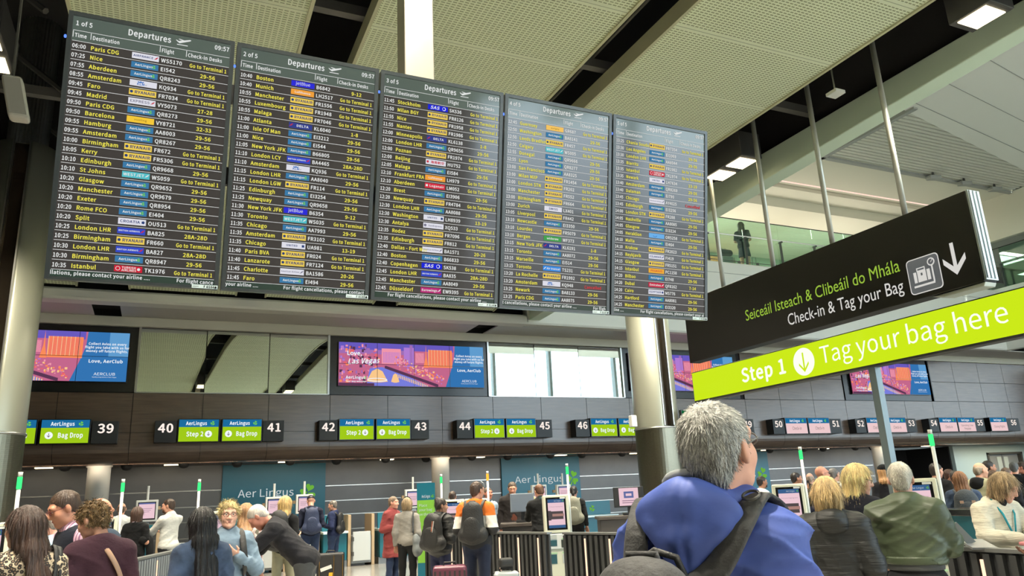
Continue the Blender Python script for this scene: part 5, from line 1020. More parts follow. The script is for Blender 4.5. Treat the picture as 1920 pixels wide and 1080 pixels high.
    v_, q_ = grow(T_, fs, disp=folds(int(px*7+py), fold))
    to = mesh_obj('coat' if coat else 'top', v_, q_, tm, t)
    if collar and collar is not True: f = MB(); f.tube([U((.069*math.sin(a), -.012+.069*math.cos(a)-.004, 1.492+.006*math.cos(a)-.016*(math.cos(a) > .5))) for a in np.linspace(.3, 2*PI-.3, 22)], .014, 8); f.build('collar', collar, t, smooth=True, local=True)
    if hood:
        v_, q_ = grow([ell(U((0, -.105, 1.43)), (.115, .075, .10), .04), cap(U((-.10, -.02, 1.465)), U((0, -.12, 1.455)), .04, .05, .04), cap(U((.10, -.02, 1.465)), U((0, -.12, 1.455)), .04, .05, .04), cap(U((-.1, -.02, 1.465)), U((-.06, .07, 1.43)), .035, .025, .03), cap(U((.1, -.02, 1.465)), U((.06, .07, 1.43)), .035, .025, .03)], fs, disp=lambda X, Y, Z: .004*np.sin(40*Z+25*Y)*np.cos(28*X)); mesh_obj('hood', v_, q_, hood_mat or tm, to)
    # --- hair
    hm = hair_mats(hc); A = []
    if hair not in ('none', 'cap'):
        k_ = hair_k
        if hair in ('short', 'spiky', 'curly'): g = .006 if hair == 'short' else .012; A = [ell(h((0, -.018, .034)), (.077+g, .095+g, .086+g), .02, Rh), ell(h((0, -.062, -.028)), (.060, .046, .062), .03, Rh), cut(h((0, .066, .062)), Rh@V(0, .80, -.60), .01), cut(h((0, .03, -.005)), Rh@V(0, .75, -.66), .01), cut(h((0, 0, -.085)), Rh@V(0, .2, -1), .01)]
        elif hair == 'bald': A = [ell(h((0, -.020, .016)), (.080, .096, .080), .02, Rh), ell(h((0, -.060, -.03)), (.062, .046, .060), .03, Rh), cut(h((0, .0, .035)), Rh@V(0, .25, 1), .01), cut(h((0, .012, 0)), Rh@V(0, 1, -.2), .01), cut(h((0, 0, -.075)), Rh@V(0, .2, -1), .01)]
        elif hair in ('bob', 'long', 'pony', 'bun'):
            tight = hair in ('pony', 'bun'); g = .006 if tight else .016
            A = [ell(h((0, -.018, .034)), (.078+g, .096+g, .086+g), .03, Rh)]
            if not tight:
                L_ = -.125*k_ if hair == 'bob' else -.36*k_
                for q in (-1, 1): A += [cap(h((q*.066, .0, .02)), h((q*.073, -.005, max(L_, -.13))), .032, .026, .04)]
                for q, ra, rb in ((-1, .050, .036), (0, .052, .040), (1, .050, .036)):
                    if hair == 'bob': A += [cap(h((q*.04, -.065, .0)), h((q*.052, -.062, L_)), ra, rb+.004, .05)]
                    else: m_ = max(L_, -.15); A += [cap(h((q*.04, -.065, .0)), h((q*.052, -.078, m_)), ra, ra-.006, .05), cap(h((q*.052, -.078, m_)), h((q*.060, -.150, L_)), ra-.006, rb-.004, .05)]
            else:
                A += [ell(h((0, -.05, -.02)), (.065, .05, .055), .03, Rh)]
                A += [ell(h((0, -.075, .095)), (.045, .045, .042), .02, Rh)] if hair == 'bun' else [cap(h((0, -.105, .04)), h((0, -.135, -.04)), .026, .03, .03), cap(h((0, -.135, -.04)), h((0, -.125, -.22)), .030, .014, .02)]
            A += [ell(h((0, .085, -.055)), (.066, .075, .095), .02, Rh, '-'), cut(h((0, .076, .05)), Rh@V(0, .93, -.36), .015)]
        am = {'curly': .016, 'spiky': .007, 'long': .004, 'bob': .004}.get(hair, .002)
        def dsp(X, Y, Z):
            if hair == 'curly': return am*(np.sin(70*X+3*np.sin(40*Z))*np.sin(64*Y+2)*np.sin(75*Z)+.5*np.sin(120*X+80*Z)*np.sin(110*Y))
            if hair in ('long', 'bob'): a_ = np.arctan2(X-O[0], -(Y-O[1])+.02); return am*(np.sin(26*a_+6*Z)+.6*np.sin(47*a_-4*Z))
            return am*np.sin(90*X)*np.sin(80*Y+60*Z)
        v_, q_ = grow(A, .008 if det < 2 else .006, disp=dsp); V_, Q_, M_ = [v_], [q_], [np.zeros(len(q_), int)]
        if hn:
            crown = h((0, -.05, .10))
            if hair in ('short', 'bald', 'spiky', 'curly'): fl = lambda p, n: nrm_rows(p-crown)+V(0, 0, -.2); pr = dict(short=(.022, .0011, .35, .3, .1), bald=(.016, .001, .3, .3, .1), spiky=(.040, .0014, .9, .6, .0), curly=(.030, .0026, .45, 1.1, .15))[hair]
            else: fl = lambda p, n: np.tile(V(0, -.05, -1.), (len(p), 1)); pr = (.075, .0015, .10, .13, .15)
            sv, sq = strands(v_, q_, hn, pr[0], pr[1], fl, pr[2], px, pr[3], pr[4], .5 if hair == 'curly' else .06); rs = np.random.RandomState(px); r_ = rs.randint(0, 3, hn); V_.append(sv); Q_.append(sq+len(v_)); M_.append(np.concatenate([r_, r_]))
        mesh_obj('hair', np.vstack(V_), np.vstack(Q_), hm, t, mi=np.concatenate(M_))
    elif hair == 'cap':
        v_, q_ = grow([ell(h((0, -.014, .045)), (.086, .104, .082), .02, Rh), cut(h((0, 0, .032)), Rh@V(0, .0, -1), .006), ], .009); vb, qb = grow([cap(h((0, .07, .036)), h((0, .135, .026)), .062, .05, .01, (Rh@V(0, 0, 1), .12))], .009); mesh_obj('cap', np.vstack([v_, vb]), np.vstack([q_, qb+len(v_)]), hm[0], t)
    if extra: extra(t, U, h, sh, el, wr, to, Rh)
    return t, U, h, dict(sh=sh, el=el, wr=wr, RL=RL, Rh=Rh, s=t.scale[0])
def nrm_rows(a): return a/(np.linalg.norm(a, axis=1)[:, None]+1e-9)
def ribbon(pts, nrms, w_, th, name, m, parent):
    P_ = np.array(pts, float); N_ = np.array([nrm(n) for n in nrms]); n = len(P_); T = np.linspace(0, n-1, (n-1)*5+1); out, no = [], []
    for t_ in T:
        i = min(int(t_), n-2); u = t_-i; a, b, c, d = P_[max(i-1, 0)], P_[i], P_[i+1], P_[min(i+2, n-1)]
        out.append(.5*(2*b+(c-a)*u+(2*a-5*b+4*c-d)*u*u+(3*b-a-3*c+d)*u**3)); no.append(nrm(N_[i]*(1-u)+N_[i+1]*u))
    vs = []
    for i, q in enumerate(out):
        tg = nrm(out[min(i+1, len(out)-1)]-out[max(i-1, 0)]); sd = nrm(np.cross(tg, no[i])); nn = np.cross(sd, tg)
        for a, b in ((-1, -.4), (-.8, .6), (0, 1), (.8, .6), (1, -.4), (.8, -1), (-.8, -1)): vs.append(q+sd*a*w_+nn*b*th)
    f = MB(); L = len(out); f.add(vs, [(i*7+k, i*7+(k+1) % 7, (i+1)*7+(k+1) % 7, (i+1)*7+k) for i in range(L-1) for k in range(7)]+[tuple(range(6, -1, -1)), tuple(range((L-1)*7, L*7))])
    return f.build(name, m, parent, smooth=True, local=True)
def held(t, name, label, cat):                               # a separate thing placed in a figure's frame
    e = thing(name, label, cat, tuple(t.location), t.rotation_euler[2]); e.scale = t.scale; return e
def backpack(fig, name_label, m, w=.30, h=.44, dp=.15, z0=.98, straps=True, trim=None, extra=None, y0=-.115, so=0., sw=.030, sq=1.0, dx=0.):
    t, U, hh, J = fig; e = held(t, 'backpack', name_label, 'backpack'); RL = J['RL']; yb = y0-dp/2; c = U((0, yb, z0+h/2))
    v_, q_ = grow([cap(U((dx, yb, z0+w*.32)), U((dx, yb+.01, z0+h-w*.30)), w*.5, w*.42, .03, (RL@V(0, 1, 0), dp/w)), cap(U((dx-w*.36, yb, z0+.07)), U((dx+w*.36, yb, z0+.07)), dp*.48, None, .05)], .010, disp=lambda X, Y, Z: .003*np.sin(30*Z)*np.sin(25*X)); b = mesh_obj('bag_body', v_, q_, m, e)
    v_, q_ = grow([cap(U((dx, yb-dp*.42, z0+w*.30)), U((dx, yb-dp*.42, z0+h*.42)), w*.36, w*.33, .03, (RL@V(0, 1, 0), .28))], .010); mesh_obj('front_pocket', v_, q_, trim or m, b)
    f = MB(); f.tube([U((dx-.045, yb+.03, z0+h-.01)), U((dx-.035, yb+.02, z0+h+.04)), U((dx+.035, yb+.02, z0+h+.04)), U((dx+.045, yb+.03, z0+h-.01))], .009, 8); f.build('top_handle', m, b, smooth=True, local=True)
    if straps:
        for q in (-1, 1):
            q_ = [(q*.06+dx*.8, y0-.03, z0+h-.05), (q*.075*sq+dx*.4, -.14-so, 1.36), (q*.095*sq, -.112-so*.9, 1.43+so*.6), (q*.108*sq, -.055, 1.476+so), (q*.112*sq, .0, 1.478+so), (q*.118*sq, .075, 1.43+so), (q*.125, .135+so, 1.30), (q*.15, .12+so, 1.14), (q*.165, -.02, z0+.05)]
            ribbon([U(v) for v in q_], [RL@V(*v) for v in ((0, -1, .2), (0, -1, .25), (0, -.85, .5), (0, -.35, 1), (0, .1, 1), (0, .7, .7), (0, 1, .2), (.3*q, 1, 0), (q, .2, 0))], sw, .007, 'shoulder_strap', m, e)
    if extra: extra(e, U, b)
    return e
# ================================================================== PEOPLE
def pattern(name, kind):
    m = bpy.data.materials.new(name); m.use_nodes = True; nt = m.node_tree; b = nt.nodes['Principled BSDF']; L = nt.links.new; b.inputs['Roughness'].default_value = .85
    tc = nt.nodes.new('ShaderNodeTexCoord'); cr = nt.nodes.new('ShaderNodeValToRGB'); E_ = cr.color_ramp.elements
    if kind == 'leopard':
        v = nt.nodes.new('ShaderNodeTexVoronoi'); v.inputs['Scale'].default_value = 46; v.inputs['Randomness'].default_value = .8; n = nt.nodes.new('ShaderNodeTexNoise'); n.inputs['Scale'].default_value = 40
        a = nt.nodes.new('ShaderNodeMath'); a.operation = 'MULTIPLY_ADD'; a.inputs[1].default_value = .36; L(n.outputs[0], a.inputs[0]); L(v.outputs['Distance'], a.inputs[2]); L(tc.outputs['Object'], v.inputs[0]); L(tc.outputs['Object'], n.inputs[0]); L(a.outputs[0], cr.inputs[0])
        E_[0].position = .0; E_[0].color = (*lin((120, 100, 80)), 1); E_[1].position = .38; E_[1].color = (*lin((112, 92, 72)), 1)
        for p_, c in ((.42, (28, 24, 24)), (.70, (30, 26, 26)), (.75, (166, 150, 126)), (1, (176, 160, 138))): e = E_.new(p_); e.color = (*lin(c), 1)
    elif kind == 'stripe':
        w_ = nt.nodes.new('ShaderNodeTexWave'); w_.bands_direction = 'X'; w_.inputs['Scale'].default_value = 14; w_.inputs['Distortion'].default_value = .4; L(tc.outputs['Object'], w_.inputs[0]); L(w_.outputs[0], cr.inputs[0]); E_[0].color = (*lin((150, 104, 140)), 1); E_[0].position = .28; E_[1].color = (*lin((222, 186, 204)), 1); E_[1].position = .45
    elif kind == 'floral':
        v = nt.nodes.new('ShaderNodeTexVoronoi'); v.inputs['Scale'].default_value = 26; L(tc.outputs['Object'], v.inputs[0]); s = nt.nodes.new('ShaderNodeSeparateColor'); L(v.outputs['Color'], s.inputs[0]); L(s.outputs[0], cr.inputs[0]); cr.color_ramp.interpolation = 'CONSTANT'; E_[0].color = (*lin((206, 190, 184)), 1); E_[1].position = .45; E_[1].color = (*lin((170, 110, 110)), 1)
        for p_, c in ((.65, (110, 104, 90)), (.85, (220, 210, 204))): e = E_.new(p_); e.color = (*lin(c), 1)
    elif kind == 'orange':                                  # colour blocks by height on the garment
        sp = nt.nodes.new('ShaderNodeSeparateXYZ'); L(tc.outputs['Object'], sp.inputs[0]); L(sp.outputs[2], cr.inputs[0]); cr.color_ramp.interpolation = 'CONSTANT'; E_[0].color = (*lin((24, 25, 28)), 1)
        mr = nt.nodes.new('ShaderNodeMapRange'); L(sp.outputs[2], mr.inputs[0]); mr.inputs[1].default_value = .8; mr.inputs[2].default_value = 1.6; L(mr.outputs[0], cr.inputs[0]); E_[1].position = .42; E_[1].color = (*lin((214, 210, 202)), 1); e = E_.new(.615); e.color = (*lin((206, 104, 30)), 1)
    L(cr.outputs[0], b.inputs['Base Color']); return m
DEN, DENL = fab('denim', (58, 72, 96), noise=.3, nscale=9), fab('denim_light', (108, 126, 142), noise=.22, nscale=8)
NAVY, BLK, JEAN = fab('navy', (22, 26, 44)), fab('black', (15, 16, 18)), fab('jean', (40, 52, 78), noise=.25)
CHAR, GREYT, KHAKI = fab('charcoal', (28, 28, 33)), fab('grey_wool', (66, 68, 70)), fab('khaki', (126, 124, 104))
BAGB = mat('bag_black', (16, 17, 19), rough=.6, bump=.3, bscale=60); BAGN = mat('bag_navy', (32, 44, 74), rough=.65, bump=.3, bscale=60); BAGG = mat('bag_khaki', (112, 112, 98), rough=.7, bump=.3, bscale=60)
PUFF = mat('puffer_black', (15, 17, 18), rough=.55, bump=.9, bscale=5, bstretch=(.4, .4, 5), spec=.4)
def strap_x(t, U, pts, r, m, name='strap', flat=.3): return ribbon([U(p) for p in pts], [V(p[0]*.6, p[1]*2.2, max(0, p[2]-1.38)*3+.05) for p in pts], r*1.4, .005, name, m, t)
# --- the man in the blue jacket, nearest to the viewer
BLUE = fab('blue_shell', (60, 80, 152), rough=.62, noise=.08, nscale=3, bump=.28, bscale=7, bst=(1, 1, 1.4), spec=.35, sheen=0)
def blue_extra(t, U, h, sh, el, wr, to, Rh):
    v_, q_ = grow([ell(U((0, -.125, 1.478)), (.138, .050, .078), .05), cap(U((0, -.155, 1.42)), U((0, -.158, 1.325)), .050, .018, .05), cap(U((-.085, -.145, 1.45)), U((0, -.165, 1.35)), .022, .016, .03), cap(U((.085, -.145, 1.45)), U((0, -.165, 1.35)), .022, .016, .03), cap(U((-.105, -.01, 1.50)), U((0, -.13, 1.51)), .04, .05, .04), cap(U((.105, -.01, 1.50)), U((0, -.13, 1.51)), .04, .05, .04), cap(U((-.105, -.01, 1.50)), U((-.075, .09, 1.46)), .04, .03, .03), cap(U((.105, -.01, 1.50)), U((.075, .09, 1.46)), .04, .03, .03),
                  ell(U((0, -.015, 1.57)), (.080, .090, .10), .02, None, '-')], .0065, disp=lambda X, Y, Z: .0045*np.sin(24*Z+16*np.abs(X))*np.cos(14*X+8*Y)+.007*np.exp(-((X-.01)/.008)**2*.5)*(Y < -.12))
    mesh_obj('hood', v_, q_, BLUE, to)
    f = MB(); f.tube([U((.080*math.sin(a), -.022-.078*math.cos(a), 1.575-.03*(1-math.cos(a)))) for a in np.linspace(-2.2, 2.2, 20)], .017, 8); f.build('polo_collar', fab('polo_grey', (120, 124, 128)), to, smooth=True, local=True)
blue = person(1320, 757, 1.96, 20, 'grey haired man in a royal blue hooded jacket, back turned, nearest the viewer', sk=(214, 160, 138), hair='short', hc=(146, 146, 142), top=BLUE, bot=fab('dark_jean', (36, 40, 54)), arms=(((.03, -.04, -.275), (-.07, .235, .03)), ((.03, -.04, -.275), (-.07, .235, .03))), w=.94, thick=.036, det=2, head=(13, -12), hx=.06, fold=.012, face=True, glasses=('steel', (90, 90, 90)), hn=9000, extra=blue_extra, hem=.80)
def bext(e, U, b):
    f = MB(); f.tube([U((.15+.020*math.cos(a), -.09+.016*math.sin(a), 1.520+.010*math.sin(a))) for a in np.linspace(0, 2*PI, 15)], .0035, 6); f.build('ring', M_steel, e, smooth=True, local=True)
    f = MB(); f.tube([U((-.10, -.21, 1.33)), U((-.09, -.22, 1.385)), U((-.05, -.225, 1.405)), U((0, -.22, 1.39)), U((.02, -.21, 1.33))], .009, 8); f.build('grab_loop', BAGB, e, smooth=True, local=True)
backpack(blue, 'large dark grey backpack on the back of the man in the blue jacket', mat('bag_marl', (50, 51, 53), rough=.75, noise=.3, nscale=30, bump=.3, bscale=50), w=.34, h=.46, dp=.20, z0=.90, y0=-.175, so=.036, sw=.033, extra=bext, sq=1.36, dx=-.07)
# --- left foreground
t, U, h, J = person(50, 951, 4.6, -12, 'person with long dark straight hair and leopard print top at lower left', hair='long', hc=(56, 40, 34), top=pattern('leopard', 'leopard'), det=1, head=(-42, 6), hn=2600, thick=.014, w=1.0, hair_k=1.2, H=None)
e = held(t, 'handbag', 'black shoulder bag with twin straps carried by the leopard print woman', 'bag'); strap_x(e, U, [(.15, -.10, 1.20), (.155, -.085, 1.42), (.15, .0, 1.50), (.16, .10, 1.38), (.20, .10, 1.0)], .012, BAGB); strap_x(e, U, [(.19, -.09, 1.05), (.185, -.075, 1.40), (.178, .0, 1.488), (.19, .09, 1.36), (.23, .08, 1.0)], .012, BAGB)
v_, q_ = grow([cap(U((.25, -.07, .93)), U((.25, .12, .93)), .10, None, .04, (V(1, 0, 0), .5)), cap(U((.25, -.07, .82)), U((.25, .12, .82)), .11, None, .04, (V(1, 0, 0), .5))], .014); mesh_obj('bag_body', v_, q_, BAGB, e)
def vest(t, U, h, sh, el, wr, to, Rh):
    v_, q_ = grow([cap(U((0, 0, 1.34)), U((0, 0, 1.0)), .175, .165, .05, (V(0, 1, 0), .68)), cap(sh[0]+V(.05, 0, -.01), sh[1]-V(.05, 0, .01), .078, None, .05), cap(U((0, .2, 1.52)), U((0, .17, 1.10)), .07, .012, .02, None, '-'), cap(U((0, 0, 1.42)), U((0, 0, 1.6)), .085, .09, .02, None, '-'), cut((0, 0, .9), (0, 0, -1))], .011); mesh_obj('vest', v_, q_, fab('vest_navy', (28, 32, 44)), to)
person(116, 914, 5.6, -112, 'person in a striped pink shirt, dark vest and red glasses, looking down', sk=(206, 146, 118), hair='short', hc=(60, 45, 35), top=pattern('stripe_shirt', 'stripe'), det=1, head=(10, 24), face=True, glasses=('red', (90, 30, 40)), hn=1800, collar=fab('shirt_pink', (206, 176, 196)), extra=vest, arms=('bent', 'bent'))
t, U, h, J = person(171, 937, 5.2, -18, 'person with short curly brown hair and a maroon jumper with tan strap', hair='curly', hc=(104, 82, 52), top=fab('maroon', (62, 40, 50), rough=.95, bump=.2, bscale=40), det=1, head=(-34, 22), hn=2600, w=1.0, thick=.018)
f = MB(); c = h((-.086, -.008, -.042)); f.lathe(tuple(c), [(.001, -.007), (.006, 0), (.001, .007)], 8); f.build('earring', mat('pearl', (226, 206, 150), rough=.2, metal=.4), t, smooth=True, local=True)
e = held(t, 'crossbody_bag', 'tan crossbody bag strap over the maroon jumper', 'bag'); strap_x(e, U, [(-.06, .04, 1.498), (-.045, -.05, 1.488), (.02, -.128, 1.38), (.10, -.128, 1.24), (.17, -.08, 1.06), (.21, .02, .95)], .013, mat('tan_leather', (190, 150, 124), rough=.5)); v_, q_ = grow([cap(U((.24, -.05, .86)), U((.24, .12, .86)), .085, None, .03, (V(1, 0, 0), .4))], .014); mesh_obj('bag_body', v_, q_, mat('tan_leather', (190, 150, 124)), e)
t, U, h, J = person(193, 932, 6.6, 38, 'balding person in a slate blue jacket with a grey shoulder strap', hair='bald', hc=(130, 120, 108), sk=(204, 140, 116), top=fab('slate', (48, 60, 74)), det=1, head=(25, 12), hn=700, w=1.1, thick=.024, arms=('bent', 'down'))
e = held(t, 'shoulder_bag', 'dark bag hung from a wide grey strap on the balding person', 'bag'); strap_x(e, U, [(.16, -.06, 1.18), (.13, -.118, 1.36), (.125, -.06, 1.495), (.13, .05, 1.47), (.16, .14, 1.2)], .034, mat('strap_grey', (78, 84, 84), rough=.7)); v_, q_ = grow([cap(U((.02, -.19, 1.0)), U((.02, -.19, 1.12)), .13, None, .03, (V(0, 1, 0), .5))], .014); mesh_obj('bag_body', v_, q_, BAGN, e)
person(88, 960, 7.8, -80, 'person half hidden between the leopard print and the striped shirt, pale blue top', sk=(206, 150, 130), hair='bald', hc=(150, 140, 130), top=fab('pale_blue', (150, 170, 190)), head=(0, 15), face=True)
person(229, 943, 16, 0, 'bald person in white far behind the beacon mast at left', hair='bald', hc=(90, 70, 56), top=fab('white_top', (206, 206, 204)))
t, U, h, J = person(258, 951, 13.4, 18, 'person with brown bobbed hair, black top with pale collar, coat over arm', hair='bob', hc=(70, 50, 42), top=BLK, arms=('down', 'bent'), hn=700, collar=fab('pink_collar', (206, 180, 190)), sleeves=.5)
e = held(t, 'coat', 'black coat draped over the forearm of the brown bobbed person', 'coat'); c = (J['el'][1]+J['wr'][1])/2; v_, q_ = grow([cap(c+V(-.02, -.12, .03), c+V(-.02, .14, .02), .075, .07, .04), cap(c+V(.05, 0, -.02), c+V(.08, 0, -.36), .12, .10, .05, (V(1, 0, 0), .5)), cap(c+V(-.06, 0, 0), c+V(-.09, 0, -.22), .1, .08, .04, (V(1, 0, 0), .5))], .014, disp=lambda X, Y, Z: .006*np.sin(40*Y)*np.sin(20*Z)); mesh_obj('cloth', v_, q_, BLK, e)
person(317, 935, 13.8, -38, 'bearded person in a white zip jumper and black trousers beside a pink screen', hair='short', hc=(58, 44, 36), top=fab('white_knit', (196, 196, 190)), head=(-35, 8), arms=('desk', 'desk'), hn=600, collar=fab('white_knit', (196, 196, 190)), extra=lambda t, U, h, sh, el, wr, to, Rh: mesh_obj('beard', *grow([ell(h((0, .05, -.075)), (.058, .058, .05), .02, Rh), ell(h((0, .09, -.04)), (.05, .03, .03), .01, Rh, '-')], .009), hair_mats((70, 46, 36))[0], t))
person(380, 953, 5.7, -18, 'person with long black hair and a blue denim jacket, seen from behind', hair='long', hc=(22, 20, 22), top=DEN, det=1, hn=3400, head=(-6, 4), thick=.02, hair_k=1.45, w=.98)
fig = person(430, 941, 6.8, 168, 'person with short blonde spiky hair, glasses and pale denim jacket, facing the viewer', hair='spiky', hc=(206, 182, 130), top=DENL, det=1, face=True, glasses=('dark', (40, 30, 34)), hn=2200, arms=('chest', 'down'), head=(6, 2), thick=.022, w=1.05, sk=(218, 168, 146), collar=pattern('scarf', 'floral'))
backpack(fig, 'black backpack worn by the person in the pale denim jacket', BAGB, w=.34, so=.012)
person(462, 944, 9.3, 35, 'person with long light brown hair and flowered blouse behind the pale denim jacket', hair='long', hc=(140, 104, 70), top=pattern('floral_blouse', 'floral'), head=(-40, 10), hn=700, hair_k=.7)
person(470, 954, 8.4, -78, 'white haired person in a dark jumper bending forward over a bag', hair='short', hc=(206, 196, 184), sk=(206, 140, 120), top=CHAR, bot=GREYT, lean=44, head=(0, 18), arms=('desk', 'desk'), hn=700, w=1.1, det=1, thick=.018)
c = atD(478, 1040, 8.2); t = thing('holdall', 'dark grey soft bag in front of the bending white haired person', 'bag', (c[0], c[1], 0), -.2); v_, q_ = grow([cap((-.2, 0, .45), (.18, 0, .5), .22, .2, .05, (V(0, 1, 0), .6)), cap((-.2, 0, .2), (.18, 0, .2), .2, None, .05, (V(0, 1, 0), .6)), cut((0, 0, .01), (0, 0, -1))], .016, disp=lambda X, Y, Z: .008*np.sin(20*X+9*Z)*np.sin(16*Z)); mesh_obj('bag_body', v_, q_, fab('bag_grey', (52, 54, 56)), t); f = MB(); f.tube([V(-.12, -.05, .62), V(-.08, -.06, .76), V(.08, -.06, .77), V(.12, -.05, .64)], .014, 8); f.build('handle', BAGB, t, smooth=True, local=True)
fig = person(535, 931, 12.0, 24, 'blonde person in a black tee and khaki trousers with a black backpack', hair='long', hc=(178, 148, 96), top=BLK, bot=KHAKI, sleeves=.5, hn=700, hair_k=.55, arms=('bent', 'bent'), legs=(-.1, .12))
def badge(e, U, b): f = MB(); f.disc(U((.02, -.35, 1.22)), V(.045, 0, 0), V(0, 0, .055), 18); f.build('white_badge', M_kw, b, local=True)
backpack(fig, 'black backpack with a round white badge on the blonde person', BAGB, w=.36, h=.52, dp=.22, extra=badge)
fig = person(583, 927, 16.8, -6, 'person in a navy cap and jacket with a navy backpack, at a bag drop screen', hair='cap', hc=(26, 30, 44), top=NAVY, bot=JEAN, arms=('bent', 'bent'), w=1.1, head=(0, 20), shoes=mat('shoe_white', (180, 176, 170), rough=.6)); backpack(fig, 'navy backpack on the person in the navy cap', BAGN, w=.34, h=.46, dp=.18)
fig = person(624, 938, 17.9, -62, 'grey haired person in a navy jacket and jeans leaning on the baggage gate', hair='short', hc=(116, 108, 100), top=fab('navy2', (30, 38, 68)), bot=JEAN, arms=('bent', 'bent'), w=1.12, thick=.022, head=(-10, 8)); backpack(fig, 'small black backpack on the grey haired person in the navy jacket', BAGB, w=.28, h=.44, dp=.14)
person(737, 931, 14.6, 128, 'person in a long brick red coat and jeans, facing right', hair='short', hc=(120, 100, 84), sk=(214, 154, 132), top=fab('brick_coat', (122, 56, 56)), bot=JEAN, coat=.58, face=True, arms=('pocket', 'bent'), head=(-12, 4), thick=.024, inner=None, collar=fab('white_top', (206, 206, 204)), hn=400)
fig = person(763, 934, 13.6, 14, 'person with grey brown bob, grey cardigan and grey shoulder bag', hair='bob', hc=(136, 116, 88), top=fab('grey_cardi', (130, 126, 120), rough=.95), bot=BLK, hn=600, hem=.86, w=1.05, thick=.018, hair_k=.6)
t, U, h, J = fig; f = MB(); f.tube([h((.09*math.cos(a), -.02-.0*a, .03+.12*math.sin(a))) for a in np.linspace(-.3, PI+.3, 14)], .008, 6); f.build('headband', BAGB, t, smooth=True, local=True)
e = held(t, 'shoulder_bag', 'slouchy grey bag on the shoulder of the grey cardigan', 'bag'); strap_x(e, U, [(.14, -.11, 1.1), (.14, -.10, 1.40), (.14, 0, 1.50), (.16, .10, 1.38), (.2, .08, 1.05)], .012, GREYT); v_, q_ = grow([cap(U((.2, -.12, .95)), U((.22, .05, .95)), .13, None, .04, (V(1, 0, 0), .5)), cap(U((.2, -.1, .8)), U((.22, .03, .8)), .14, None, .04, (V(1, 0, 0), .5))], .014, disp=lambda X, Y, Z: .006*np.sin(25*Y)*np.sin(22*Z)); mesh_obj('bag_body', v_, q_, fab('bag_sage', (108, 112, 112)), e)
fig = person(826, 934, 11.2, 28, 'dark haired person with a high bun and black puffer jacket, looking right', hair='bun', hc=(34, 26, 24), top=PUFF, bot=fab('navy_jean', (34, 38, 62)), arms=('bent', 'bent'), head=(48, 4), face=True, hood=True, thick=.036, hem=.76, hn=700, det=1, collar=fab('fleece', (196, 178, 172)), sk=(206, 158, 132))
def stripes(e, U, b):
    for i, c in enumerate(((206, 120, 90), (214, 210, 204))): f = MB(); f.tube([U((.05+.022*i, -.335+.004*i, 1.40)), U((.04+.022*i, -.352, 1.28)), U((.01+.022*i, -.34, 1.10))], .006, 6); f.build('stripe', mat('bag_stripe%d' % i, c, rough=.6), b, local=True)
backpack(fig, 'round black backpack with two pale stripes on the bun haired person', BAGB, w=.38, h=.5, dp=.2, so=.03, y0=-.14, extra=stripes)
fig = person(848, 921, 16.6, 8, 'person in a pale grey hooded top with black backpack before the pink screen', hair='short', hc=(58, 44, 38), top=fab('pale_hoodie', (196, 196, 196)), hood=True, arms=('down', 'bent'), hn=300, bot=fab('pale_trouser', (150, 146, 138))); backpack(fig, 'slim black backpack on the pale grey hooded top', BAGB, w=.26, h=.42, dp=.13)
fig = person(893, 903, 10.7, 14, 'broad person in an orange, white and black hooded top, backpack on', hair='short', hc=(62, 46, 38), top=pattern('orange_block', 'orange'), bot=fab('navy_track', (34, 40, 58)), arms=('bent', 'bent'), hood=True, hood_mat=fab('orange', (206, 104, 30)), w=1.12, thick=.024, hem=.86, legs=(.10, -.14), head=(28, 4), hn=900, det=1)
t, U, h, J = fig; f = MB(); f.tube([h((.088, .055, .05)), h((.090, .03, .10)), h((.087, -.02, .12))], .005, 6); f.build('sunglasses', M_kw, t, smooth=True, local=True)
backpack(fig, 'black backpack on the orange hooded person', BAGB, w=.34, h=.47, dp=.18, so=.014, sw=.034, sq=1.1)
person(914, 914, 15.6, 150, 'person in pale blue mostly hidden behind the orange hooded person', hair='short', hc=(90, 76, 64), top=fab('pale_blue', (150, 170, 190)), face=True, sk=SK_P)
person(960, 902, 15.3, 174, 'person in an open dark jacket and brown jumper standing behind the service desk', hair='short', hc=(76, 62, 52), sk=(200, 140, 116), top=fab('dark_jacket', (34, 30, 30)), face=True, head=(4, 18), w=1.12, thick=.026, arms=('down', 'down'), collar=fab('rust', (84, 46, 34)), hn=300, extra=lambda t, U, h, sh, el, wr, to, Rh: mesh_obj('jumper_front', *grow([cap(U((0, .06, 1.42)), U((0, .085, .98)), .075, .095, .03, (V(0, 1, 0), .6))], .014), fab('rust', (84, 46, 34)), to))
person(997, 924, 15.6, 170, 'blonde person with bowed head behind the dark suited staff member', hair='bob', hc=(196, 168, 110), top=fab('taupe', (120, 104, 92)), head=(0, 45), hn=300)
person(1010, 909, 13.3, -6, 'staff member in black with a teal collar, leaning over the service desk', hair='short', hc=(86, 58, 42), top=BLK, arms=('desk', 'desk'), lean=8, head=(-12, 14), w=1.1, collar=fab('teal_cloth', (24, 92, 96)), hn=400)
fig = person(1075, 911, 16.6, 6, 'person in black with tied up hair and a khaki backpack, right of the kiosk', hair='pony', hc=(26, 24, 24), top=BLK, w=1.05, hn=200); backpack(fig, 'khaki and black backpack right of the cream kiosk', BAGG, w=.36, h=.5, dp=.2)
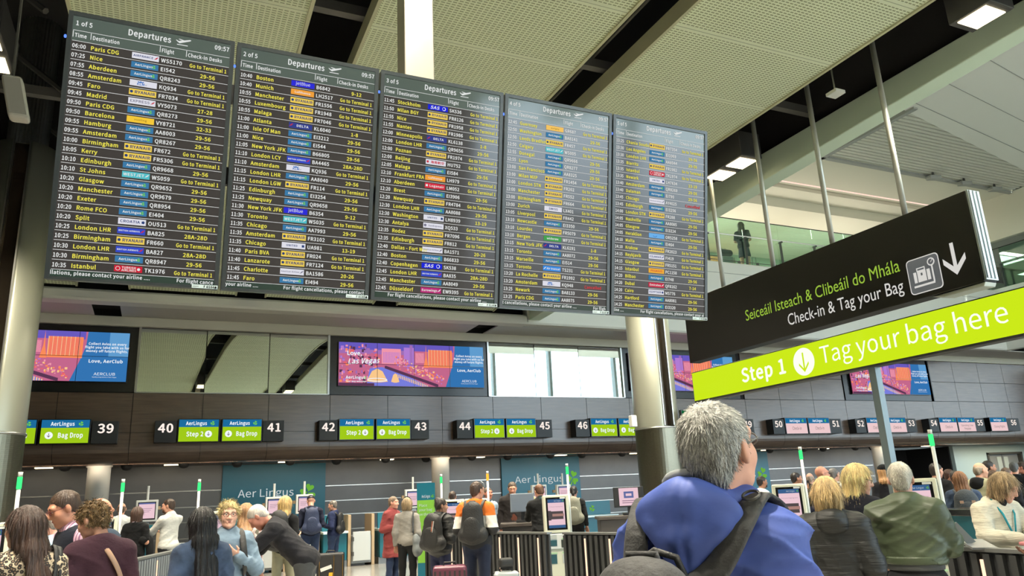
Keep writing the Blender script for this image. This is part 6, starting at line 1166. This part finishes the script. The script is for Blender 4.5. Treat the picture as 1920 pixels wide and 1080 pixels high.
# --- right half
person(1426, 893, 15.5, 62, 'bearded person in a white tee shirt beside the grey haired man', hair='short', hc=(36, 28, 26), sk=SK_T, top=fab('white_tee', (212, 210, 204)), sleeves=.5, arms=('fwd', 'fwd'), face=True, hn=300, extra=lambda t, U, h, sh, el, wr, to, Rh: mesh_obj('beard', *grow([ell(h((0, .045, -.075)), (.06, .06, .05), .02, Rh), ell(h((0, .09, -.04)), (.05, .03, .03), .01, Rh, '-')], .009), hair_mats((36, 28, 26))[0], t))
fig = person(1490, 886, 15.0, 66, 'person in a dark olive jacket holding a phone to the ear', hair='short', hc=(34, 28, 26), sk=SK_T, top=fab('olive_dark', (52, 50, 40)), arms=('down', 'face'), face=True, hn=200); t, U, h, J = fig
e = held(t, 'phone', 'black phone at the ear of the person in dark olive', 'phone'); f = MB(); c = J['wr'][1]+V(.0, .03, .10); f.obox(c, V(.006, 0, 0), V(0, .03, .02), V(0, -.03, .06)); f.build('slab', M_black, e, local=True)
person(1517, 887, 17.0, 20, 'shaven headed person in navy, behind and left of the bald one with glasses', hair='bald', hc=(150, 130, 116), sk=(206, 156, 134), top=NAVY)
person(1537, 874, 12.2, 72, 'bald person with glasses in a navy top, facing right', hair='none', sk=(208, 146, 122), top=NAVY, face=True, glasses=('dark', (40, 30, 34)), det=1)
fig = person(1561, 878, 14.4, 38, 'grey haired person with a pale hood and black backpack, facing right', hair='short', hc=(96, 92, 90), top=fab('pale_hoodie', (186, 186, 188)), hood=True, face=True, hn=300); backpack(fig, 'black backpack on the grey haired person with the pale hood', BAGB, w=.32)
person(1546, 896, 5.2, -4, 'blonde person with a bob in a black hooded puffer coat, back turned', hair='bob', hc=(176, 150, 106), top=PUFF, hood=True, thick=.042, hem=.72, w=1.06, hn=3000, det=1, hair_k=1.25, arms=('bent', 'bent'))
t, U, h, J = person(1607, 869, 6.2, 22, 'blonde person in a navy coat with glasses, head turned right', hair='bob', hc=(206, 180, 124), top=fab('navy_coat', (19, 21, 32)), thick=.026, hem=.70, coat=.66, w=1.06, hn=3000, det=1, head=(66, 14), face=True, glasses=('dark', (40, 30, 34)), hair_k=1.2, arms=('bent', 'bent'), collar=fab('white_top', (206, 206, 204)), bot=NAVY)
BOMB = fab('bomber_green', (57, 67, 49), rough=.5, noise=.1, nscale=3, bump=.7, bscale=6, bst=(.5, .5, 1.6), spec=.4, sheen=0)
t, U, h, J = person(1683, 867, 5.3, 4, 'white haired person in a dark green bomber jacket and black trousers, back turned', hair='short', hc=(176, 172, 160), sk=(214, 160, 138), top=BOMB, thick=.036, hem=1.055, w=1.08, fold=.010, hn=2600, det=1, arms=(((.05, .02, -.27), (-.01, .20, -.10)), ((.055, .10, -.22), (-.08, .22, -.06))), collar=BOMB, bot=fab('black_trouser', (26, 27, 30)))
v_, q_ = grow([cap((0, 0, 1.08), (0, 0, .98), .186, .188, .03, (V(0, 1, 0), .74)), cut((0, 0, 1.005), (0, 0, -1)), cut((0, 0, 1.08), (0, 0, 1))], .012); mesh_obj('jumper_hem', v_, q_, GREYT, t)
v_, q_ = grow([cap((0, 0, 1.085), (0, 0, 1.06), .203, .202, .02, (V(0, 1, 0), .74)), cut((0, 0, 1.045), (0, 0, -1)), cut((0, 0, 1.10), (0, 0, 1))], .011); mesh_obj('waistband', v_, q_, BOMB, t)
t, U, h, J = person(1655, 873, 13.5, -4, 'person in a black hat with tan hair, between the post and the white haired person', hair='long', hc=(176, 134, 90), top=CHAR, hn=300, hair_k=.4); v_, q_ = grow([ell(h((0, -.02, .07)), (.10, .12, .075), .02), cut(h((0, 0, .03)), (0, 0, -1))], .01); mesh_obj('hat', v_, q_, BLK, t)
person(1752, 868, 12.3, 40, 'short dark haired person in a black jacket, right of the green jacket', hair='short', hc=(40, 32, 28), top=BLK, w=1.1, thick=.026, hn=700, head=(0, 4), arms=('bent', 'bent'))
fig = person(1797, 885, 10.9, -8, 'person with long brown hair, denim jacket and dark backpack', hair='long', hc=(128, 88, 58), top=DEN, hn=900, w=1.05, thick=.02, hair_k=.85)
def cups(e, U, b):
    for q in (-1, 1): f = MB(); f.tube([U((q*.19, -.22, 1.06)), U((q*.19, -.22, 1.17))], [.032, .042], 14); f.build('paper_cup', M_kw, e, smooth=False, local=True)
    f = MB()
    for q in (-.08, .08): f.obox(U((q, -.33, 1.30)), V(.025, 0, 0), V(0, .008, 0), V(0, 0, .02)); 
    f.obox(U((0, -.335, 1.12)), V(.03, 0, 0), V(0, .008, 0), V(0, 0, .025)); f.build('patch', mat('tan_leather', (190, 150, 124)), b, local=True)
backpack(fig, 'dark grey backpack with two paper cups in its side pockets', mat('bag_slate', (58, 64, 70), rough=.7, bump=.3, bscale=50), w=.40, h=.46, dp=.2, extra=cups)
person(1777, 880, 14.0, 88, 'brown haired person in profile behind the long haired backpack wearer', hair='short', hc=(70, 48, 40), sk=SK_T, top=CHAR, face=True)
person(1788, 883, 12.5, 5, 'dark haired person in dark clothes just behind the long brown hair', hair='short', hc=(34, 26, 26), top=BLK)
person(1835, 867, 11.8, 32, 'balding person in a beige jacket with a dark hood', hair='bald', hc=(150, 136, 120), sk=(206, 152, 126), top=fab('beige_jacket', (168, 166, 136), rough=.7), hood=True, hood_mat=BLK, w=1.16, thick=.032, hem=.80, hn=300, head=(24, 6), arms=('bent', 'bent'))
person(1850, 864, 13.6, 64, 'dark bearded person right of the beige jacket, chin on hand', hair='short', hc=(36, 30, 28), sk=SK_T, top=BLK, arms=('face', 'down'), face=True, extra=lambda t, U, h, sh, el, wr, to, Rh: mesh_obj('beard', *grow([ell(h((0, .045, -.075)), (.06, .06, .05), .02, Rh), ell(h((0, .09, -.04)), (.05, .03, .03), .01, Rh, '-')], .009), hair_mats((36, 28, 26))[0], t))
person(1860, 882, 12.2, 18, 'person with a dark ponytail fading to blonde and a maroon top', hair='pony', hc=(74, 54, 42), top=fab('maroon2', (74, 42, 50)), hn=300)
person(1884, 877, 14.0, 40, 'brown haired person mostly hidden behind the cream cardigan', hair='short', hc=(96, 76, 62), top=CHAR, sk=SK_P)
person(1899, 866, 15.2, 8, 'grey haired person in black at the back right', hair='short', hc=(84, 84, 84), top=BLK, hn=200)
person(1915, 866, 16.4, -84, 'person facing left at the right edge, before the grey door', hair='short', hc=(70, 56, 48), sk=SK_P, top=BLK, face=True)
TL = fab('lanyard', (40, 130, 140))
def lany(t, U, h, sh, el, wr, to, Rh):
    for q in (-1, 1): f = MB(); f.tube([U((q*.075, -.05, 1.50)), U((q*.08, .05, 1.485)), U((q*.06, .125, 1.36)), U((q*.012, .145, 1.18))], .011, 6, flat=(V(0, 1, 0), .25)); f.build('lanyard', TL, t, smooth=True, local=True)
    v_, q_ = grow([cap(U((0, .045, 1.47)), U((0, .088, 1.25)), .062, .012, .02)], .011); mesh_obj('dark_top', v_, q_, BLK, to)
t, U, h, J = person(1886, 880, 6.3, 138, 'person in a cream cardigan with teal lanyard, looking down at a phone', hair='bob', hc=(150, 128, 98), top=fab('cream_knit', (206, 200, 182), rough=.95, bump=.5, bscale=40, bst=(.3, .3, 3)), bot=BLK, det=1, face=True, head=(-34, 30), hn=2600, arms=('reach', 'reach'), thick=.024, extra=lany, hair_k=.62, hem=.94, sk=(214, 160, 138))
e = held(t, 'phone', 'phone held between the hands at the cream cardigan', 'phone'); c = (J['wr'][0]+J['wr'][1])/2+V(0, .09, .03); f = MB(); f.obox(c, V(.07, 0, 0), V(0, .035, .008), V(0, -.002, .006)); f.build('slab', M_black, e, bevel=.003, local=True); e = held(t, 'wallet', 'pink wallet held below the phone at the cream cardigan', 'wallet'); f = MB(); f.obox(c+V(.04, 0, -.06), V(.11, 0, 0), V(0, .05, 0), V(0, 0, .016)); f.build('pouch', mat('pink_leather', (206, 130, 134), rough=.5), e, bevel=.01, local=True)
person(1930, 892, 5.3, -98, 'dark haired person at the right edge bending toward the phone', hair='bun', hc=(26, 22, 22), sk=SK_D, top=BLK, det=1, face=True, head=(0, 30), hn=900, arms=('bent', 'bent'))
# --- upper floor
c = atY(1388, 417, 23.4); zc = float((c-CAMP)@fwd)
person(1388, 417, zc, 4, 'person with long brown hair, dark top and skirt on the upper floor', hair='long', hc=(74, 56, 44), top=fab('dark_blue_top', (30, 34, 44)), skirt=.60, bot=fab('dark_skirt', (34, 44, 62)), sleeves=.5, hn=300, hair_k=.6, floorz=9.96, arms=('bent', 'bent'))
def upcase(px, label, m, w_, hh, bag):
    c = atY(px, 488, 23.3); t = thing('suitcase', label, 'suitcase', (c[0], c[1], 9.96)); f = MB(); f.box(-w_/2, w_/2, -.14, .14, .06, hh); f.build('shell', m, t, bevel=.04, seg=3, local=True); f = MB(); f.tube([V(-.1, .1, hh-.05), V(-.1, .1, hh+.42), V(.1, .1, hh+.42), V(.1, .1, hh-.05)], .012, 6); f.build('handle', M_blackm, t, local=True)
    f = MB(); f.tube([V(-w_/2+.08, -.1, .03), V(-w_/2+.04, -.1, .03)], .03, 8); f.tube([V(w_/2-.08, -.1, .03), V(w_/2-.04, -.1, .03)], .03, 8); f.build('wheels', M_blackm, t, local=True)
    if bag:
        v_, q_ = grow([cap((-.2, 0, hh+.16), (.2, 0, hh+.16), .15, .14, .05, (V(0, 1, 0), .8))], .02); o = mesh_obj('duffel', v_-V(0, 0, hh), q_, BAGB); o.location = (c[0], c[1]-.02, 9.985+hh); tag(o, 'black duffel bag lying on the grey suitcase on the upper floor', 'bag')
upcase(1362, 'grey suitcase under a black duffel on the upper floor', mat('case_grey', (120, 122, 122), rough=.5), .55, .68, True)
upcase(1417, 'small black case right of the person on the upper floor', mat('case_black', (30, 30, 32), rough=.5), .3, .42, False)
